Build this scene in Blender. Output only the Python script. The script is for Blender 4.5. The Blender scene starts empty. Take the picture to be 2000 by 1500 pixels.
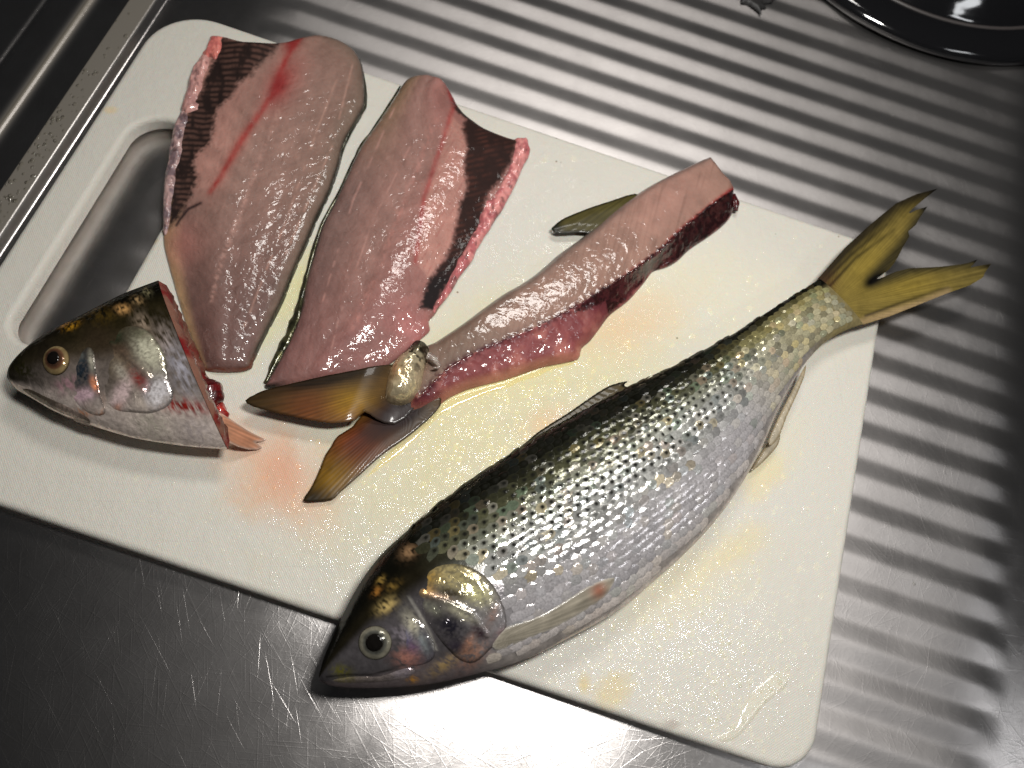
import bpy, math, random
import numpy as np
from mathutils import Vector, Matrix
from mathutils.bvhtree import BVHTree
random.seed(7); RS = np.random.RandomState(11)
SC = bpy.context.scene
COL = SC.collection

# ------------------------------------------------------------------ camera
ZB = 0.009                      # top of the cutting board above the steel
CAM_H = 0.262 + ZB
FPX, TH, RO = 1550.0, math.radians(21.5), math.radians(18.75)
Fv = np.array([0, math.sin(TH), -math.cos(TH)])
u0 = np.array([0, math.cos(TH), math.sin(TH)]); r0 = np.array([1.0, 0, 0])
Rv = math.cos(RO) * r0 + math.sin(RO) * u0
Uv = math.cos(RO) * u0 - math.sin(RO) * r0
cd = bpy.data.cameras.new('camera'); cam = bpy.data.objects.new('camera', cd); COL.objects.link(cam)
cd.sensor_width = 36; cd.lens = 36 * FPX / 2000; cd.clip_start = 0.01; cd.clip_end = 20
M = Matrix(((Rv[0], Uv[0], -Fv[0], 0), (Rv[1], Uv[1], -Fv[1], 0), (Rv[2], Uv[2], -Fv[2], CAM_H), (0, 0, 0, 1)))
cam.matrix_world = M
cd.dof.use_dof = True; cd.dof.focus_distance = 0.262; cd.dof.aperture_fstop = 12
SC.camera = cam

# ------------------------------------------------------------------ light
SC.view_settings.view_transform = 'Standard'; SC.view_settings.look = 'None'
SC.view_settings.exposure = 0; SC.view_settings.gamma = 1
w = bpy.data.worlds.new('World'); SC.world = w; w.use_nodes = True
bg = w.node_tree.nodes['Background']; bg.inputs[0].default_value = (0.9, 0.95, 1, 1); bg.inputs[1].default_value = 0.010

def lamp(name, loc, target, power, sx, sy, col, rot=0):
    d = bpy.data.lights.new(name, 'AREA'); d.shape = 'RECTANGLE'; d.size = sx; d.size_y = sy
    d.energy = power; d.color = col
    o = bpy.data.objects.new(name, d); COL.objects.link(o)
    z = (Vector(loc) - Vector(target)).normalized()
    x = Vector((math.cos(rot), math.sin(rot), 0)); x = (x - z * x.dot(z)).normalized(); y = z.cross(x)
    o.matrix_world = Matrix(((x[0], y[0], z[0], loc[0]), (x[1], y[1], z[1], loc[1]), (x[2], y[2], z[2], loc[2]), (0, 0, 0, 1)))
    return o
lamp('kitchen_lamp', (-0.02, 0.335, 0.43), (0.0, 0.14, 0), 0.85, 0.17, 0.07, (1, 0.97, 0.925), 0.1)
lamp('hood_lamp', (0.062, 0.09, 0.38), (0.045, 0.07, 0), 1.35, 0.075, 0.035, (1.0, 0.98, 0.94), 0.35)
lamp('strip_lamp', (0.50, 0.02, 0.50), (0.14, 0.30, 0), 0.26, 0.16, 0.05, (0.96, 0.98, 1.0), 0.9)
SC.cycles.use_denoising = True
SC.cycles.sample_clamp_indirect = 6.0

# ------------------------------------------------------------------ helpers: space
def px2w(p, z):
    p = np.atleast_2d(np.asarray(p, float))
    d = (p[:, :1] - 1000) * Rv - (p[:, 1:2] - 750) * Uv + FPX * Fv
    t = (z - CAM_H) / d[:, 2]
    return (d * t[:, None])[:, :2]
def w2px(x, y, z):
    q = np.stack([x, y, np.zeros_like(x) + z - CAM_H], -1)
    dep = q @ Fv
    return np.stack([1000 + FPX * (q @ Rv) / dep, 750 - FPX * (q @ Uv) / dep], -1)
def catmull(P, n=5, closed=True):
    P = np.asarray(P, float); m = len(P); out = []
    for i in range(m if closed else m - 1):
        if closed: a, b, c, d = P[i - 1], P[i], P[(i + 1) % m], P[(i + 2) % m]
        else: a, b, c, d = P[max(i - 1, 0)], P[i], P[i + 1], P[min(i + 2, m - 1)]
        for k in range(n):
            t = k / n
            out.append(0.5 * (2 * b + (c - a) * t + (2 * a - 5 * b + 4 * c - d) * t * t + (3 * b - a - 3 * c + d) * t ** 3))
    if not closed: out.append(P[-1])
    return np.array(out)
def seg_dist(pts, poly, closed=True):
    """distance, nearest point, arc position"""
    A = poly; B = np.roll(poly, -1, 0)
    if not closed: A, B = poly[:-1], poly[1:]
    best = np.full(len(pts), 1e18); near = np.zeros((len(pts), 2)); arc = np.zeros(len(pts))
    L = np.linalg.norm(B - A, axis=1); cum = np.concatenate([[0], np.cumsum(L)]); tot = max(cum[-1], 1e-12)
    for i in range(len(A)):
        if L[i] < 1e-12: continue
        d = B[i] - A[i]; t = np.clip(((pts - A[i]) @ d) / (d @ d), 0, 1)
        q = A[i] + t[:, None] * d; e = ((pts - q) ** 2).sum(1); k = e < best
        best[k] = e[k]; near[k] = q[k]; arc[k] = (cum[i] + t[k] * L[i]) / tot
    return np.sqrt(best), near, arc
def inside(pts, poly):
    x, y = pts[:, 0], pts[:, 1]; c = np.zeros(len(pts), bool)
    A = poly; B = np.roll(poly, -1, 0)
    for a, b in zip(A, B):
        if a[1] == b[1]: continue
        k = ((a[1] > y) != (b[1] > y)) & (x < (b[0] - a[0]) * (y - a[1]) / (b[1] - a[1]) + a[0])
        c ^= k
    return c
def sdist(pts, poly):
    d, n, a = seg_dist(pts, poly); s = np.where(inside(pts, poly), d, -d)
    return s, n
def sst(a, b, x):
    t = np.clip((x - a) / (b - a), 0, 1); return t * t * (3 - 2 * t)
TAB = RS.rand(256, 256)
def vnoise(x, y):
    xi = np.floor(x).astype(int); yi = np.floor(y).astype(int); fx = x - xi; fy = y - yi
    fx = fx * fx * (3 - 2 * fx); fy = fy * fy * (3 - 2 * fy)
    g = lambda i, j: TAB[(xi + i) % 256, (yi + j) % 256]
    return (g(0, 0) * (1 - fx) + g(1, 0) * fx) * (1 - fy) + (g(0, 1) * (1 - fx) + g(1, 1) * fx) * fy
def fbm(x, y, o=4):
    s = 0; a = 0.5; t = 0
    for k in range(o):
        s = s + a * vnoise(x * 2 ** k + 17.3 * k, y * 2 ** k + 5.1 * k); t += a; a *= 0.5
    return s / t
def lin(c):
    c = np.asarray(c, float) / 255.0
    return np.where(c <= 0.04045, c / 12.92, ((c + 0.055) / 1.055) ** 2.4)
def mixc(c, col, m):
    return c * (1 - m[:, None]) + lin(col)[None] * m[:, None]
def polymask(p, poly, soft, ns=0, nsc=8.0):
    s, _ = sdist(p, np.asarray(poly, float))
    if ns: s = s + ns * (fbm(p[:, 0] / nsc, p[:, 1] / nsc, 3) - 0.5) * 2
    return sst(-soft, soft, s)
def linemask(p, line, wid):
    d, _, a = seg_dist(p, np.asarray(line, float), False)
    return np.exp(-(d / wid) ** 2), a
def blob(p, c, r, ax=1.0, ang=0.0):
    q = p - np.asarray(c, float); ca, sa = math.cos(ang), math.sin(ang)
    a = q[:, 0] * ca + q[:, 1] * sa; b = -q[:, 0] * sa + q[:, 1] * ca
    return np.exp(-((a / (r * ax)) ** 2 + (b / r) ** 2))

# ------------------------------------------------------------------ helpers: objects
def tag(o, label=None, cat=None, group=None, kind=None):
    for k, v in (('label', label), ('category', cat), ('group', group), ('kind', kind)):
        if v: o[k] = v
    return o
def empty(name, loc, label, cat, group=None):
    o = bpy.data.objects.new(name, None); COL.objects.link(o); o.location = loc; o.empty_display_size = 0.01
    return tag(o, label, cat, group)
def mesh_obj(name, V, F, mat, parent=None, cols=None, smooth=True, attrs=None):
    me = bpy.data.meshes.new(name)
    V = np.asarray(V, float)
    if parent is not None: V = V - np.array(parent['org'])
    F = np.asarray(F)
    me.vertices.add(len(V)); me.vertices.foreach_set('co', V.ravel())
    k = F.shape[1]
    me.loops.add(F.size); me.loops.foreach_set('vertex_index', F.ravel().astype(np.int32))
    me.polygons.add(len(F)); me.polygons.foreach_set('loop_start', np.arange(0, F.size, k, dtype=np.int32))
    me.polygons.foreach_set('use_smooth', np.full(len(F), smooth, bool))
    me.update(calc_edges=True); me.validate()
    if cols is not None:
        a = me.color_attributes.new('Col', 'FLOAT_COLOR', 'POINT')
        a.data.foreach_set('color', np.concatenate([cols, np.ones((len(cols), 1))], 1).astype(np.float32).ravel())
    for n, v in (attrs or {}).items():
        a = me.attributes.new(n, 'FLOAT', 'POINT'); a.data.foreach_set('value', np.asarray(v, np.float32))
    me.materials.append(mat)
    o = bpy.data.objects.new(name, me); COL.objects.link(o)
    if parent is not None: o.parent = parent
    return o
def root(name, px, z, label, cat, group=None):
    q = px2w([px], z)[0]; o = empty(name, (q[0], q[1], z), label, cat, group); o['org'] = [q[0], q[1], z]
    return o
def sub(o, parent, like):                       # a sub-part: parent is a part whose own origin is its root's
    o.parent = parent
    return o

def patch(name, poly, zpl, step, hfun, mat, parent, cfun=None, sm=4, zb=None, bottom=False, split=None, zfun=None):
    """Relief patch: outline in photo pixels laid on the plane zpl, its own height over that outline.
    hfun(p, sd, xy) -> height in m, cfun(p, sd, xy, h) -> linear rgb, split(p, sd) -> part index"""
    P = catmull(poly, sm) if sm else np.asarray(poly, float)
    W = px2w(P, zpl)
    lo = W.min(0) - step * 2; hi = W.max(0) + step * 2
    nx = int((hi[0] - lo[0]) / step) + 1; ny = int((hi[1] - lo[1]) / step) + 1
    gx, gy = np.meshgrid(lo[0] + np.arange(nx) * step, lo[1] + np.arange(ny) * step, indexing='ij')
    xy = np.stack([gx.ravel(), gy.ravel()], -1)
    sd, near = sdist(xy, W)
    idx = np.arange(nx * ny).reshape(nx, ny)
    Q = np.stack([idx[:-1, :-1], idx[1:, :-1], idx[1:, 1:], idx[:-1, 1:]], -1).reshape(-1, 4)
    s4 = sd[Q]; keep = (s4.min(1) > -step * 0.8) & (s4.max(1) > 0)
    Q = Q[keep]
    out = sd < 0; xy[out] = near[out]; sd = np.maximum(sd, 0)
    used = np.unique(Q); rem = np.full(nx * ny, -1); rem[used] = np.arange(len(used)); Q = rem[Q]
    xy = xy[used]; sd = sd[used]
    p = w2px(xy[:, 0], xy[:, 1], zpl)
    h = hfun(p, sd, xy)
    base = (zpl if zb is None else zb) if zfun is None else zfun(xy)
    z = base + h
    V = np.stack([xy[:, 0], xy[:, 1], z], -1)
    C = cfun(p, sd, xy, h) if cfun else None
    def emit(nm, mt, qq):
        u = np.unique(qq); r = np.full(len(V), -1); r[u] = np.arange(len(u)); f = r[qq]; v = V[u]; c = None if C is None else C[u]
        if bottom:
            vb = v.copy(); bb = base if np.isscalar(base) else base[u]
            vb[:, 2] = bb - np.maximum(h[u], 0) * 0.6 - 1e-5
            f = np.concatenate([f, f[:, ::-1] + len(v)]); v = np.concatenate([v, vb]); c = None if c is None else np.concatenate([c, c])
        return mesh_obj(nm, v, f, mt, parent, c)
    if split is None: return emit(name, mat, Q)
    lab = split(p, sd); fl = np.round(lab[Q].mean(1)).astype(int); res = []
    for k, (nm, mt) in enumerate(zip(name, mat)):
        qq = Q[fl == k]
        if len(qq): res.append(emit(nm, mt, qq))
    return res
def dome(sd, wid, e=0.5):
    return (1 - (1 - np.clip(sd / wid, 0, 1)) ** 2) ** e
def tube(name, pts3, rad, mat, parent, colf=None, n=12, ns=0.25, squash=1.0, m=6):
    C = catmull(np.asarray(pts3, float), m, False); Rr = catmull(np.asarray(rad, float)[:, None], m, False)[:, 0]
    k = len(C); T = np.gradient(C, axis=0); T /= np.linalg.norm(T, axis=1)[:, None]
    up = np.array([0, 0, 1.0]); S = np.cross(T, up); S /= np.linalg.norm(S, axis=1)[:, None]; N = np.cross(S, T)
    a = np.arange(n) / n * 2 * math.pi
    kk, aa = np.meshgrid(np.arange(k), a, indexing='ij')
    r = Rr[:, None] * (1 + ns * (fbm(kk * 0.45 + 3, aa * 1.1 + hash(name) % 7, 3) - 0.5) * 2)
    V = C[:, None] + S[:, None] * (r * np.cos(aa))[..., None] + N[:, None] * (r * squash * np.sin(aa))[..., None]
    idx = np.arange(k * n).reshape(k, n); j = np.roll(idx, -1, 1)
    F = np.stack([idx[:-1], j[:-1], j[1:], idx[1:]], -1).reshape(-1, 4)
    V = V.reshape(-1, 3); V = np.concatenate([V, C[:1], C[-1:]])
    caps = []
    for q in range(0, n, 2):
        caps.append([k * n, idx[0, (q + 2) % n], idx[0, (q + 1) % n], idx[0, q]])
        caps.append([k * n + 1, idx[-1, q], idx[-1, (q + 1) % n], idx[-1, (q + 2) % n]])
    F = np.concatenate([F, caps])
    c = None
    if colf is not None: c = colf(np.concatenate([kk.ravel() / k, [0, 1]]), np.concatenate([aa.ravel(), [0, 0]]))
    return mesh_obj(name, V, F, mat, parent, c)
def lift(pp, z): 
    q = px2w(pp, z); return np.concatenate([q, np.full((len(q), 1), z)], 1)

# ------------------------------------------------------------------ materials
def newmat(name):
    m = bpy.data.materials.new(name); m.use_nodes = True; nt = m.node_tree
    return m, nt, nt.nodes['Principled BSDF'], nt.nodes['Material Output']
def nd(nt, t, **kw):
    n = nt.nodes.new(t)
    for k, v in kw.items():
        if k.startswith('i_'):
            s = n.inputs[k[2:].replace('_', ' ')]
            if hasattr(v, 'is_output'): nt.links.new(v, s)
            else: s.default_value = v
        else: setattr(n, k, v)
    return n
def setin(nt, b, **kw):
    for k, v in kw.items():
        s = b.inputs[k.replace('_', ' ')]
        if hasattr(v, 'is_output'): nt.links.new(v, s)
        else: s.default_value = v
def math_(nt, op, a, b=None, c=None, clamp=False):
    n = nt.nodes.new('ShaderNodeMath'); n.operation = op; n.use_clamp = clamp
    for i, v in enumerate((a, b, c)):
        if v is None: continue
        if hasattr(v, 'is_output'): nt.links.new(v, n.inputs[i])
        else: n.inputs[i].default_value = v
    return n.outputs[0]
def mixrgb(nt, f, a, b, mode='MIX'):
    n = nt.nodes.new('ShaderNodeMix'); n.data_type = 'RGBA'; n.blend_type = mode
    for i, v in ((0, f), (6, a), (7, b)):
        if hasattr(v, 'is_output'): nt.links.new(v, n.inputs[i])
        else: n.inputs[i].default_value = v if i == 0 else tuple(v) + ((1,) if len(v) == 3 else ())
    return n.outputs[2]
def ocoord(nt): return nd(nt, 'ShaderNodeTexCoord').outputs['Object']
def mapping(nt, v, sc=(1, 1, 1), rot=0.0, loc=(0, 0, 0)):
    n = nd(nt, 'ShaderNodeMapping', i_Scale=sc, i_Rotation=(0, 0, rot), i_Location=loc); nt.links.new(v, n.inputs[0]); return n.outputs[0]
def strokes(nt, v, lx, ly, rot, loc):
    n = nd(nt, 'ShaderNodeMapping', vector_type='TEXTURE', i_Scale=(1 / lx, 1 / ly, 1), i_Rotation=(0, 0, rot), i_Location=loc); nt.links.new(v, n.inputs[0]); return n.outputs[0]
def noise(nt, v, sc, det=3.0, rough=0.5, out='Fac', dist=0.0):
    n = nd(nt, 'ShaderNodeTexNoise', i_Scale=sc, i_Detail=det, i_Roughness=rough, i_Distortion=dist); nt.links.new(v, n.inputs['Vector']); return n.outputs[out]
def ramp(nt, f, stops):
    n = nd(nt, 'ShaderNodeValToRGB'); e = n.color_ramp.elements
    while len(e) < len(stops): e.new(0.5)
    for q, (pos, c) in zip(e, stops): q.position = pos; q.color = (c, c, c, 1) if not hasattr(c, '__len__') else tuple(c) + (1,)
    nt.links.new(f, n.inputs[0]); return n.outputs[0]
def bump(nt, h, dist, strength=1.0, normal=None):
    n = nd(nt, 'ShaderNodeBump', i_Height=h, i_Distance=dist, i_Strength=strength)
    if normal is not None: nt.links.new(normal, n.inputs['Normal'])
    return n.outputs[0]
def colattr(nt): return nd(nt, 'ShaderNodeAttribute', attribute_name='Col').outputs['Color']

def flesh_mat(name, rough=0.55, coat=0.75, sss=0.22, b1=0.00040, b2=0.000012, s1=360, s2=1300, var=0.06, coatr=0.06):
    m, nt, b, o = newmat(name); v = ocoord(nt)
    c = colattr(nt); n0 = noise(nt, v, 350, 5, 0.6)
    c = mixrgb(nt, 1.0, c, ramp(nt, n0, [(0.3, 1 - var), (0.7, 1 + var)]), 'MULTIPLY')
    n1 = noise(nt, v, s1, 2.5, 0.5, 'Fac', 0.6); n2 = noise(nt, v, s2, 2)
    nm = bump(nt, n2, b2, 1.0, bump(nt, n1, b1, 1.0))
    setin(nt, b, Base_Color=c, Roughness=rough, Coat_Weight=coat, Coat_Roughness=coatr, Subsurface_Weight=sss,
          Subsurface_Scale=0.002, Normal=nm, Specular_IOR_Level=0.25)
    b.inputs['Subsurface Radius'].default_value = (1.0, 0.4, 0.3)
    nt.links.new(nm, b.inputs['Coat Normal'])
    return m
M_FLESH = flesh_mat('fish_flesh')
M_FRAME = flesh_mat('bone_flesh', b1=0.00022)
M_LINING = flesh_mat('belly_lining', 0.8, 0.16, 0.0, 0.00025, 0.00001)
M_BLOOD = flesh_mat('blood_red_flesh', 0.4, 1.0, 0.1, 0.0004, 0.00008, 330, 900)

def sheen(nt, o, col, nm, rough, fac, coat_r=0.08, gain=1.25):
    """matt pigment, a silvery short-tailed gloss and a thin wet film on top"""
    d = nd(nt, 'ShaderNodeBsdfDiffuse', i_Color=col); nt.links.new(nm, d.inputs['Normal'])
    g = nd(nt, 'ShaderNodeBsdfGlossy', distribution='BECKMANN', i_Roughness=rough); nt.links.new(nm, g.inputs['Normal'])
    nt.links.new(mixrgb(nt, 1.0, col, (gain, gain, gain), 'MULTIPLY'), g.inputs['Color'])
    m1 = nd(nt, 'ShaderNodeMixShader', i_Fac=fac); nt.links.new(d.outputs[0], m1.inputs[1]); nt.links.new(g.outputs[0], m1.inputs[2])
    wt = nd(nt, 'ShaderNodeBsdfGlossy', distribution='GGX', i_Roughness=coat_r, i_Color=(1, 1, 1, 1)); nt.links.new(nm, wt.inputs['Normal'])
    f = nd(nt, 'ShaderNodeFresnel', i_IOR=1.36); nt.links.new(nm, f.inputs['Normal'])
    m2 = nd(nt, 'ShaderNodeMixShader', i_Fac=math_(nt, 'MINIMUM', f.outputs[0], 0.07)); nt.links.new(m1.outputs[0], m2.inputs[1]); nt.links.new(wt.outputs[0], m2.inputs[2])
    nt.links.new(m2.outputs[0], o.inputs[0])
def skin_mat(name, fac=0.5, rough=0.3, b1=0.00012, s1=600, coatr=0.1, var=0.2, dist=0.0, det=4):
    m, nt, b, o = newmat(name); nt.nodes.remove(b); v = ocoord(nt); c = colattr(nt)
    n0 = noise(nt, v, 700, 4, 0.6)
    c = mixrgb(nt, 1.0, c, ramp(nt, n0, [(0.3, 1 - var), (0.72, 1 + var)]), 'MULTIPLY')
    nm = bump(nt, noise(nt, v, s1, det, 0.55, 'Fac', dist), b1)
    sheen(nt, o, c, nm, rough, fac, coatr)
    return m
M_SKIN = skin_mat('fish_skin', 0.5, 0.28)
M_NACRE = skin_mat('pearly_plate', 0.45, 0.20, 0.00035, 260, 0.06, 0.25, 1.5, 3)
M_EYE = skin_mat('fish_eye', 0.25, 0.2, 0.00003, 500, 0.03)

def fin_mat(name, trans=0.35):
    m, nt, b, o = newmat(name); v = ocoord(nt); c = colattr(nt)
    n0 = noise(nt, v, 260, 3); c = mixrgb(nt, 1.0, c, ramp(nt, n0, [(0.3, 0.86), (0.7, 1.12)]), 'MULTIPLY')
    setin(nt, b, Base_Color=c, Roughness=0.4, Coat_Weight=0.25, Coat_Roughness=0.08, Specular_IOR_Level=0.3)
    t = nd(nt, 'ShaderNodeBsdfTranslucent'); nt.links.new(c, t.inputs[0])
    mx = nd(nt, 'ShaderNodeMixShader', i_Fac=trans); nt.links.new(b.outputs[0], mx.inputs[1]); nt.links.new(t.outputs[0], mx.inputs[2])
    nt.links.new(mx.outputs[0], o.inputs[0]); return m
M_FIN = fin_mat('fin_membrane', 0.4)

def water_mat(name, tint=(1, 1, 1), rough=0.03):
    m, nt, b, o = newmat(name); nt.nodes.remove(b)
    t = nd(nt, 'ShaderNodeBsdfTransparent', i_Color=tuple(tint) + (1,))
    g = nd(nt, 'ShaderNodeBsdfGlossy', i_Roughness=rough, i_Color=(1, 1, 1, 1))
    f = nd(nt, 'ShaderNodeFresnel', i_IOR=1.33)
    mx = nd(nt, 'ShaderNodeMixShader'); nt.links.new(f.outputs[0], mx.inputs[0]); nt.links.new(t.outputs[0], mx.inputs[1]); nt.links.new(g.outputs[0], mx.inputs[2])
    nt.links.new(mx.outputs[0], o.inputs[0]); return m
M_WATER = water_mat('clear_water', (0.97, 0.97, 0.95), 0.05)
M_JUICE = water_mat('yellow_juice', (0.97, 0.94, 0.84), 0.06)

def steel_mat():
    m, nt, b, o = newmat('brushed_steel'); v = nd(nt, 'ShaderNodeNewGeometry').outputs['Position']
    h = None
    for i in range(7):                        # fine scratches in every direction
        a = i * math.pi / 7 + 0.2
        wv = nd(nt, 'ShaderNodeVectorMath', operation='ADD'); nt.links.new(v, wv.inputs[0])
        nn = noise(nt, v, 9, 1, 0.5, 'Color'); sc_ = nd(nt, 'ShaderNodeVectorMath', operation='SCALE'); nt.links.new(nn, sc_.inputs[0]); sc_.inputs['Scale'].default_value = 0.010
        nt.links.new(sc_.outputs[0], wv.inputs[1])
        q = strokes(nt, wv.outputs[0], 45, 1500, a, (i * .37, i * .13, 0))
        n = noise(nt, q, 1.0, 1.5, 0.5)
        r = ramp(nt, n, [(0.60, 0.0), (0.74, 1.0)])
        h = r if h is None else math_(nt, 'ADD', h, r)
    h2 = None
    for i, (a, lo) in enumerate(((1.25, .70), (1.9, .71), (0.4, .72), (1.55, .70), (2.5, .72), (2.15, .71), (0.9, .72))):
        q = strokes(nt, wv.outputs[0], 26, 2200, a, (i * .21 + .5, i * .43, 0))
        r = ramp(nt, noise(nt, q, 1.0, 1.0, 0.5), [(lo, 0.0), (lo + .05, 1.0)]); h2 = r if h2 is None else math_(nt, 'ADD', h2, r)
    n2 = noise(nt, v, 500, 3, 0.6)
    nm = bump(nt, h2, 0.000007, 1.0, bump(nt, h, 0.000008, 1.0, bump(nt, n2, 0.00002, 1.0, bump(nt, noise(nt, v, 30, 2), 0.00004))))
    rg = ramp(nt, noise(nt, v, 26, 5, 0.6), [(0.3, 0.27), (0.7, 0.35)])
    rib = nd(nt, 'ShaderNodeAttribute', attribute_name='Rib').outputs['Fac']
    rg = math_(nt, 'ADD', rg, math_(nt, 'MULTIPLY', rib, 0.21))
    c = ramp(nt, noise(nt, v, 60, 5, 0.65), [(0.3, (0.58, 0.55, 0.54)), (0.7, (0.76, 0.725, 0.71))])
    c = mixrgb(nt, math_(nt, 'MULTIPLY', rib, 0.5), c, (0.40, 0.37, 0.36))
    nt.nodes.remove(b)
    g1 = nd(nt, 'ShaderNodeBsdfGlossy', distribution='BECKMANN', i_Roughness=rg, i_Color=c, i_Normal=nm)
    g2 = nd(nt, 'ShaderNodeBsdfGlossy', distribution='BECKMANN', i_Roughness=0.50, i_Color=c, i_Normal=nm)
    dull = nd(nt, 'ShaderNodeAttribute', attribute_name='Dull').outputs['Fac']
    d = nd(nt, 'ShaderNodeBsdfDiffuse', i_Color=mixrgb(nt, dull, (0.15, 0.145, 0.143), (0.24, 0.215, 0.18)))
    m1 = nd(nt, 'ShaderNodeMixShader', i_Fac=math_(nt, 'ADD', math_(nt, 'MULTIPLY', rib, 0.2), 0.12)); nt.links.new(g1.outputs[0], m1.inputs[1]); nt.links.new(g2.outputs[0], m1.inputs[2])
    m2 = nd(nt, 'ShaderNodeMixShader', i_Fac=math_(nt, 'ADD', math_(nt, 'ADD', math_(nt, 'MULTIPLY', dull, 0.86), math_(nt, 'MULTIPLY', rib, 0.20)), 0.05)); nt.links.new(m1.outputs[0], m2.inputs[1]); nt.links.new(d.outputs[0], m2.inputs[2])
    nt.links.new(m2.outputs[0], o.inputs[0])
    return m
M_STEEL = steel_mat()

def board_mat():
    m, nt, b, o = newmat('white_plastic_board'); v = nd(nt, 'ShaderNodeNewGeometry').outputs['Position']
    sep = nd(nt, 'ShaderNodeSeparateXYZ'); nt.links.new(v, sep.inputs[0])
    warp = math_(nt, 'SUBTRACT', noise(nt, v, 70, 4, 0.6), 0.5)
    warp2 = math_(nt, 'SUBTRACT', noise(nt, v, 260, 4, 0.6), 0.5)
    def stain(px, rx, ry, ang, soft=0.6, amp=0.6, amp2=0.25):
        q = px2w([px], ZB)[0]
        mp = mapping(nt, v, (1, 1, 0), 0, (-q[0], -q[1], 0)); mp = mapping(nt, mp, (1, 1, 1), -ang); mp = mapping(nt, mp, (1 / rx, 1 / ry, 1))
        L = nd(nt, 'ShaderNodeVectorMath', operation='LENGTH'); nt.links.new(mp, L.inputs[0])
        d = math_(nt, 'ADD', L.outputs['Value'], math_(nt, 'MULTIPLY', warp, amp * 2)); d = math_(nt, 'ADD', d, math_(nt, 'MULTIPLY', warp2, amp2 * 2))
        return ramp(nt, d, [(max(0.0, 1 - soft) * 0.5, 1.0), (0.5 + soft * 0.25, 0.0)]) if False else math_(nt, 'SUBTRACT', 1.0, nd(nt, 'ShaderNodeMapRange', interpolation_type='SMOOTHSTEP', i_Value=d, i_From_Min=1 - soft, i_From_Max=1 + soft * 0.6).outputs[0])
    c = (0.575, 0.555, 0.505)
    c = mixrgb(nt, math_(nt, 'MULTIPLY', noise(nt, v, 30, 5, 0.6), 0.25), c, (0.62, 0.57, 0.46))
    for px, rx, ry, ang, col, k, soft, amp in (
            ((1010, 720), .075, .032, .75, (.60, .54, .28), .75, 1.0, .45),
            ((860, 940), .05, .02, .75, (.60, .55, .34), .6, 1.0, .5),
            ((590, 560), .04, .012, 1.2, (.62, .58, .30), .8, .9, .4),
            ((1230, 630), .026, .011, .7, (.66, .40, .22), .5, 1.0, .7),
            ((1400, 560), .05, .03, .2, (.70, .66, .52), .4, 1.0, .5),
            ((1490, 930), .012, .006, 1.2, (.68, .54, .22), .45, .9, .8),
            ((1420, 1085), .014, .005, .9, (.66, .54, .26), .4, .9, .8),
            ((1330, 1130), .03, .012, .7, (.64, .57, .36), .45, 1.0, .6),
            ((1480, 880), .02, .012, .9, (.64, .59, .40), .4, 1.0, .6),
            ((545, 925), .023, .015, -.5, (.64, .40, .27), .8, .8, .55),
            ((550, 915), .010, .007, -.9, (.62, .24, .14), .45, .9, .8),
            ((478, 868), .012, .004, -.3, (.66, .34, .22), .6, .9, .6),
            ((1080, 825), .011, .006, .6, (.68, .42, .26), .4, .9, .6),
            ((470, 880), .02, .010, -.2, (.66, .50, .36), .3, 1.0, .6),
            ((1195, 1352), .006, .004, 1.0, (.62, .50, .24), .5, .8, .9),
            ((1140, 1335), .002, .003, .3, (.60, .48, .22), .6, .8, .7),
            ((1315, 1415), .003, .0015, .3, (.35, .30, .26), .6, .8, .9),
            ((270, 505), .003, .002, .3, (.62, .45, .18), .4, .8, .9),
            ((300, 470), .002, .0015, .3, (.55, .40, .18), .5, .8, .9),
            ((215, 215), .0022, .0014, .3, (.70, .52, .25), .5, .8, .9)):
        c = mixrgb(nt, math_(nt, 'MULTIPLY', stain(px, rx, ry, ang, soft, amp), k), c, col)
    sp = nd(nt, 'ShaderNodeTexVoronoi', i_Scale=95.0); nt.links.new(v, sp.inputs['Vector'])
    c = mixrgb(nt, math_(nt, 'MULTIPLY', ramp(nt, sp.outputs['Distance'], [(0.03, 1.0), (0.05, 0.0)]), math_(nt, 'GREATER_THAN', noise(nt, v, 50, 1), 0.57)), c, (0.25, 0.2, 0.14))
    # fine moulded weave plus wet unevenness
    wx = math_(nt, 'SINE', math_(nt, 'MULTIPLY', sep.outputs[0], 2 * math.pi / 0.0009)); wy = math_(nt, 'SINE', math_(nt, 'MULTIPLY', sep.outputs[1], 2 * math.pi / 0.0009))
    weave = math_(nt, 'MULTIPLY', wx, wy)
    cuts = None
    for i, a in enumerate((0.3, 1.1, 1.9, 2.6)):
        q = strokes(nt, v, 16, 1400, a, (i * .31, i * .77, 0)); r = ramp(nt, noise(nt, q, 1.0, 1.0, .5), [(.69, 0.0), (.74, 1.0)]); cuts = r if cuts is None else math_(nt, 'ADD', cuts, r)
    c = mixrgb(nt, math_(nt, 'MULTIPLY', cuts, 0.05, None, True), c, (0.34, 0.31, 0.25))
    wet = noise(nt, v, 620, 3, 0.55)
    big = noise(nt, v, 120, 3, 0.6)
    nm = bump(nt, cuts, -0.00002, 1.0, bump(nt, weave, 0.000035, 1.0, bump(nt, wet, 0.00016, 1.0, bump(nt, big, 0.0004))))
    wz = 0.12
    for px, rx, ry, an in (((950, 870), .05, .028, .7), ((1250, 1260), .05, .03, .6), ((1480, 1330), .03, .045, .2), ((1060, 470), .06, .03, -.3), ((560, 600), .02, .05, -.5), ((700, 1080), .045, .02, .2)):
        wz = math_(nt, 'ADD', wz, math_(nt, 'MULTIPLY', stain(px, rx, ry, an, .9, .6), .6), None, True)
    wz = math_(nt, 'MULTIPLY', wz, ramp(nt, noise(nt, v, 240, 4, .65), [(.48, 0.03), (.62, 1.0)]))
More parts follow.
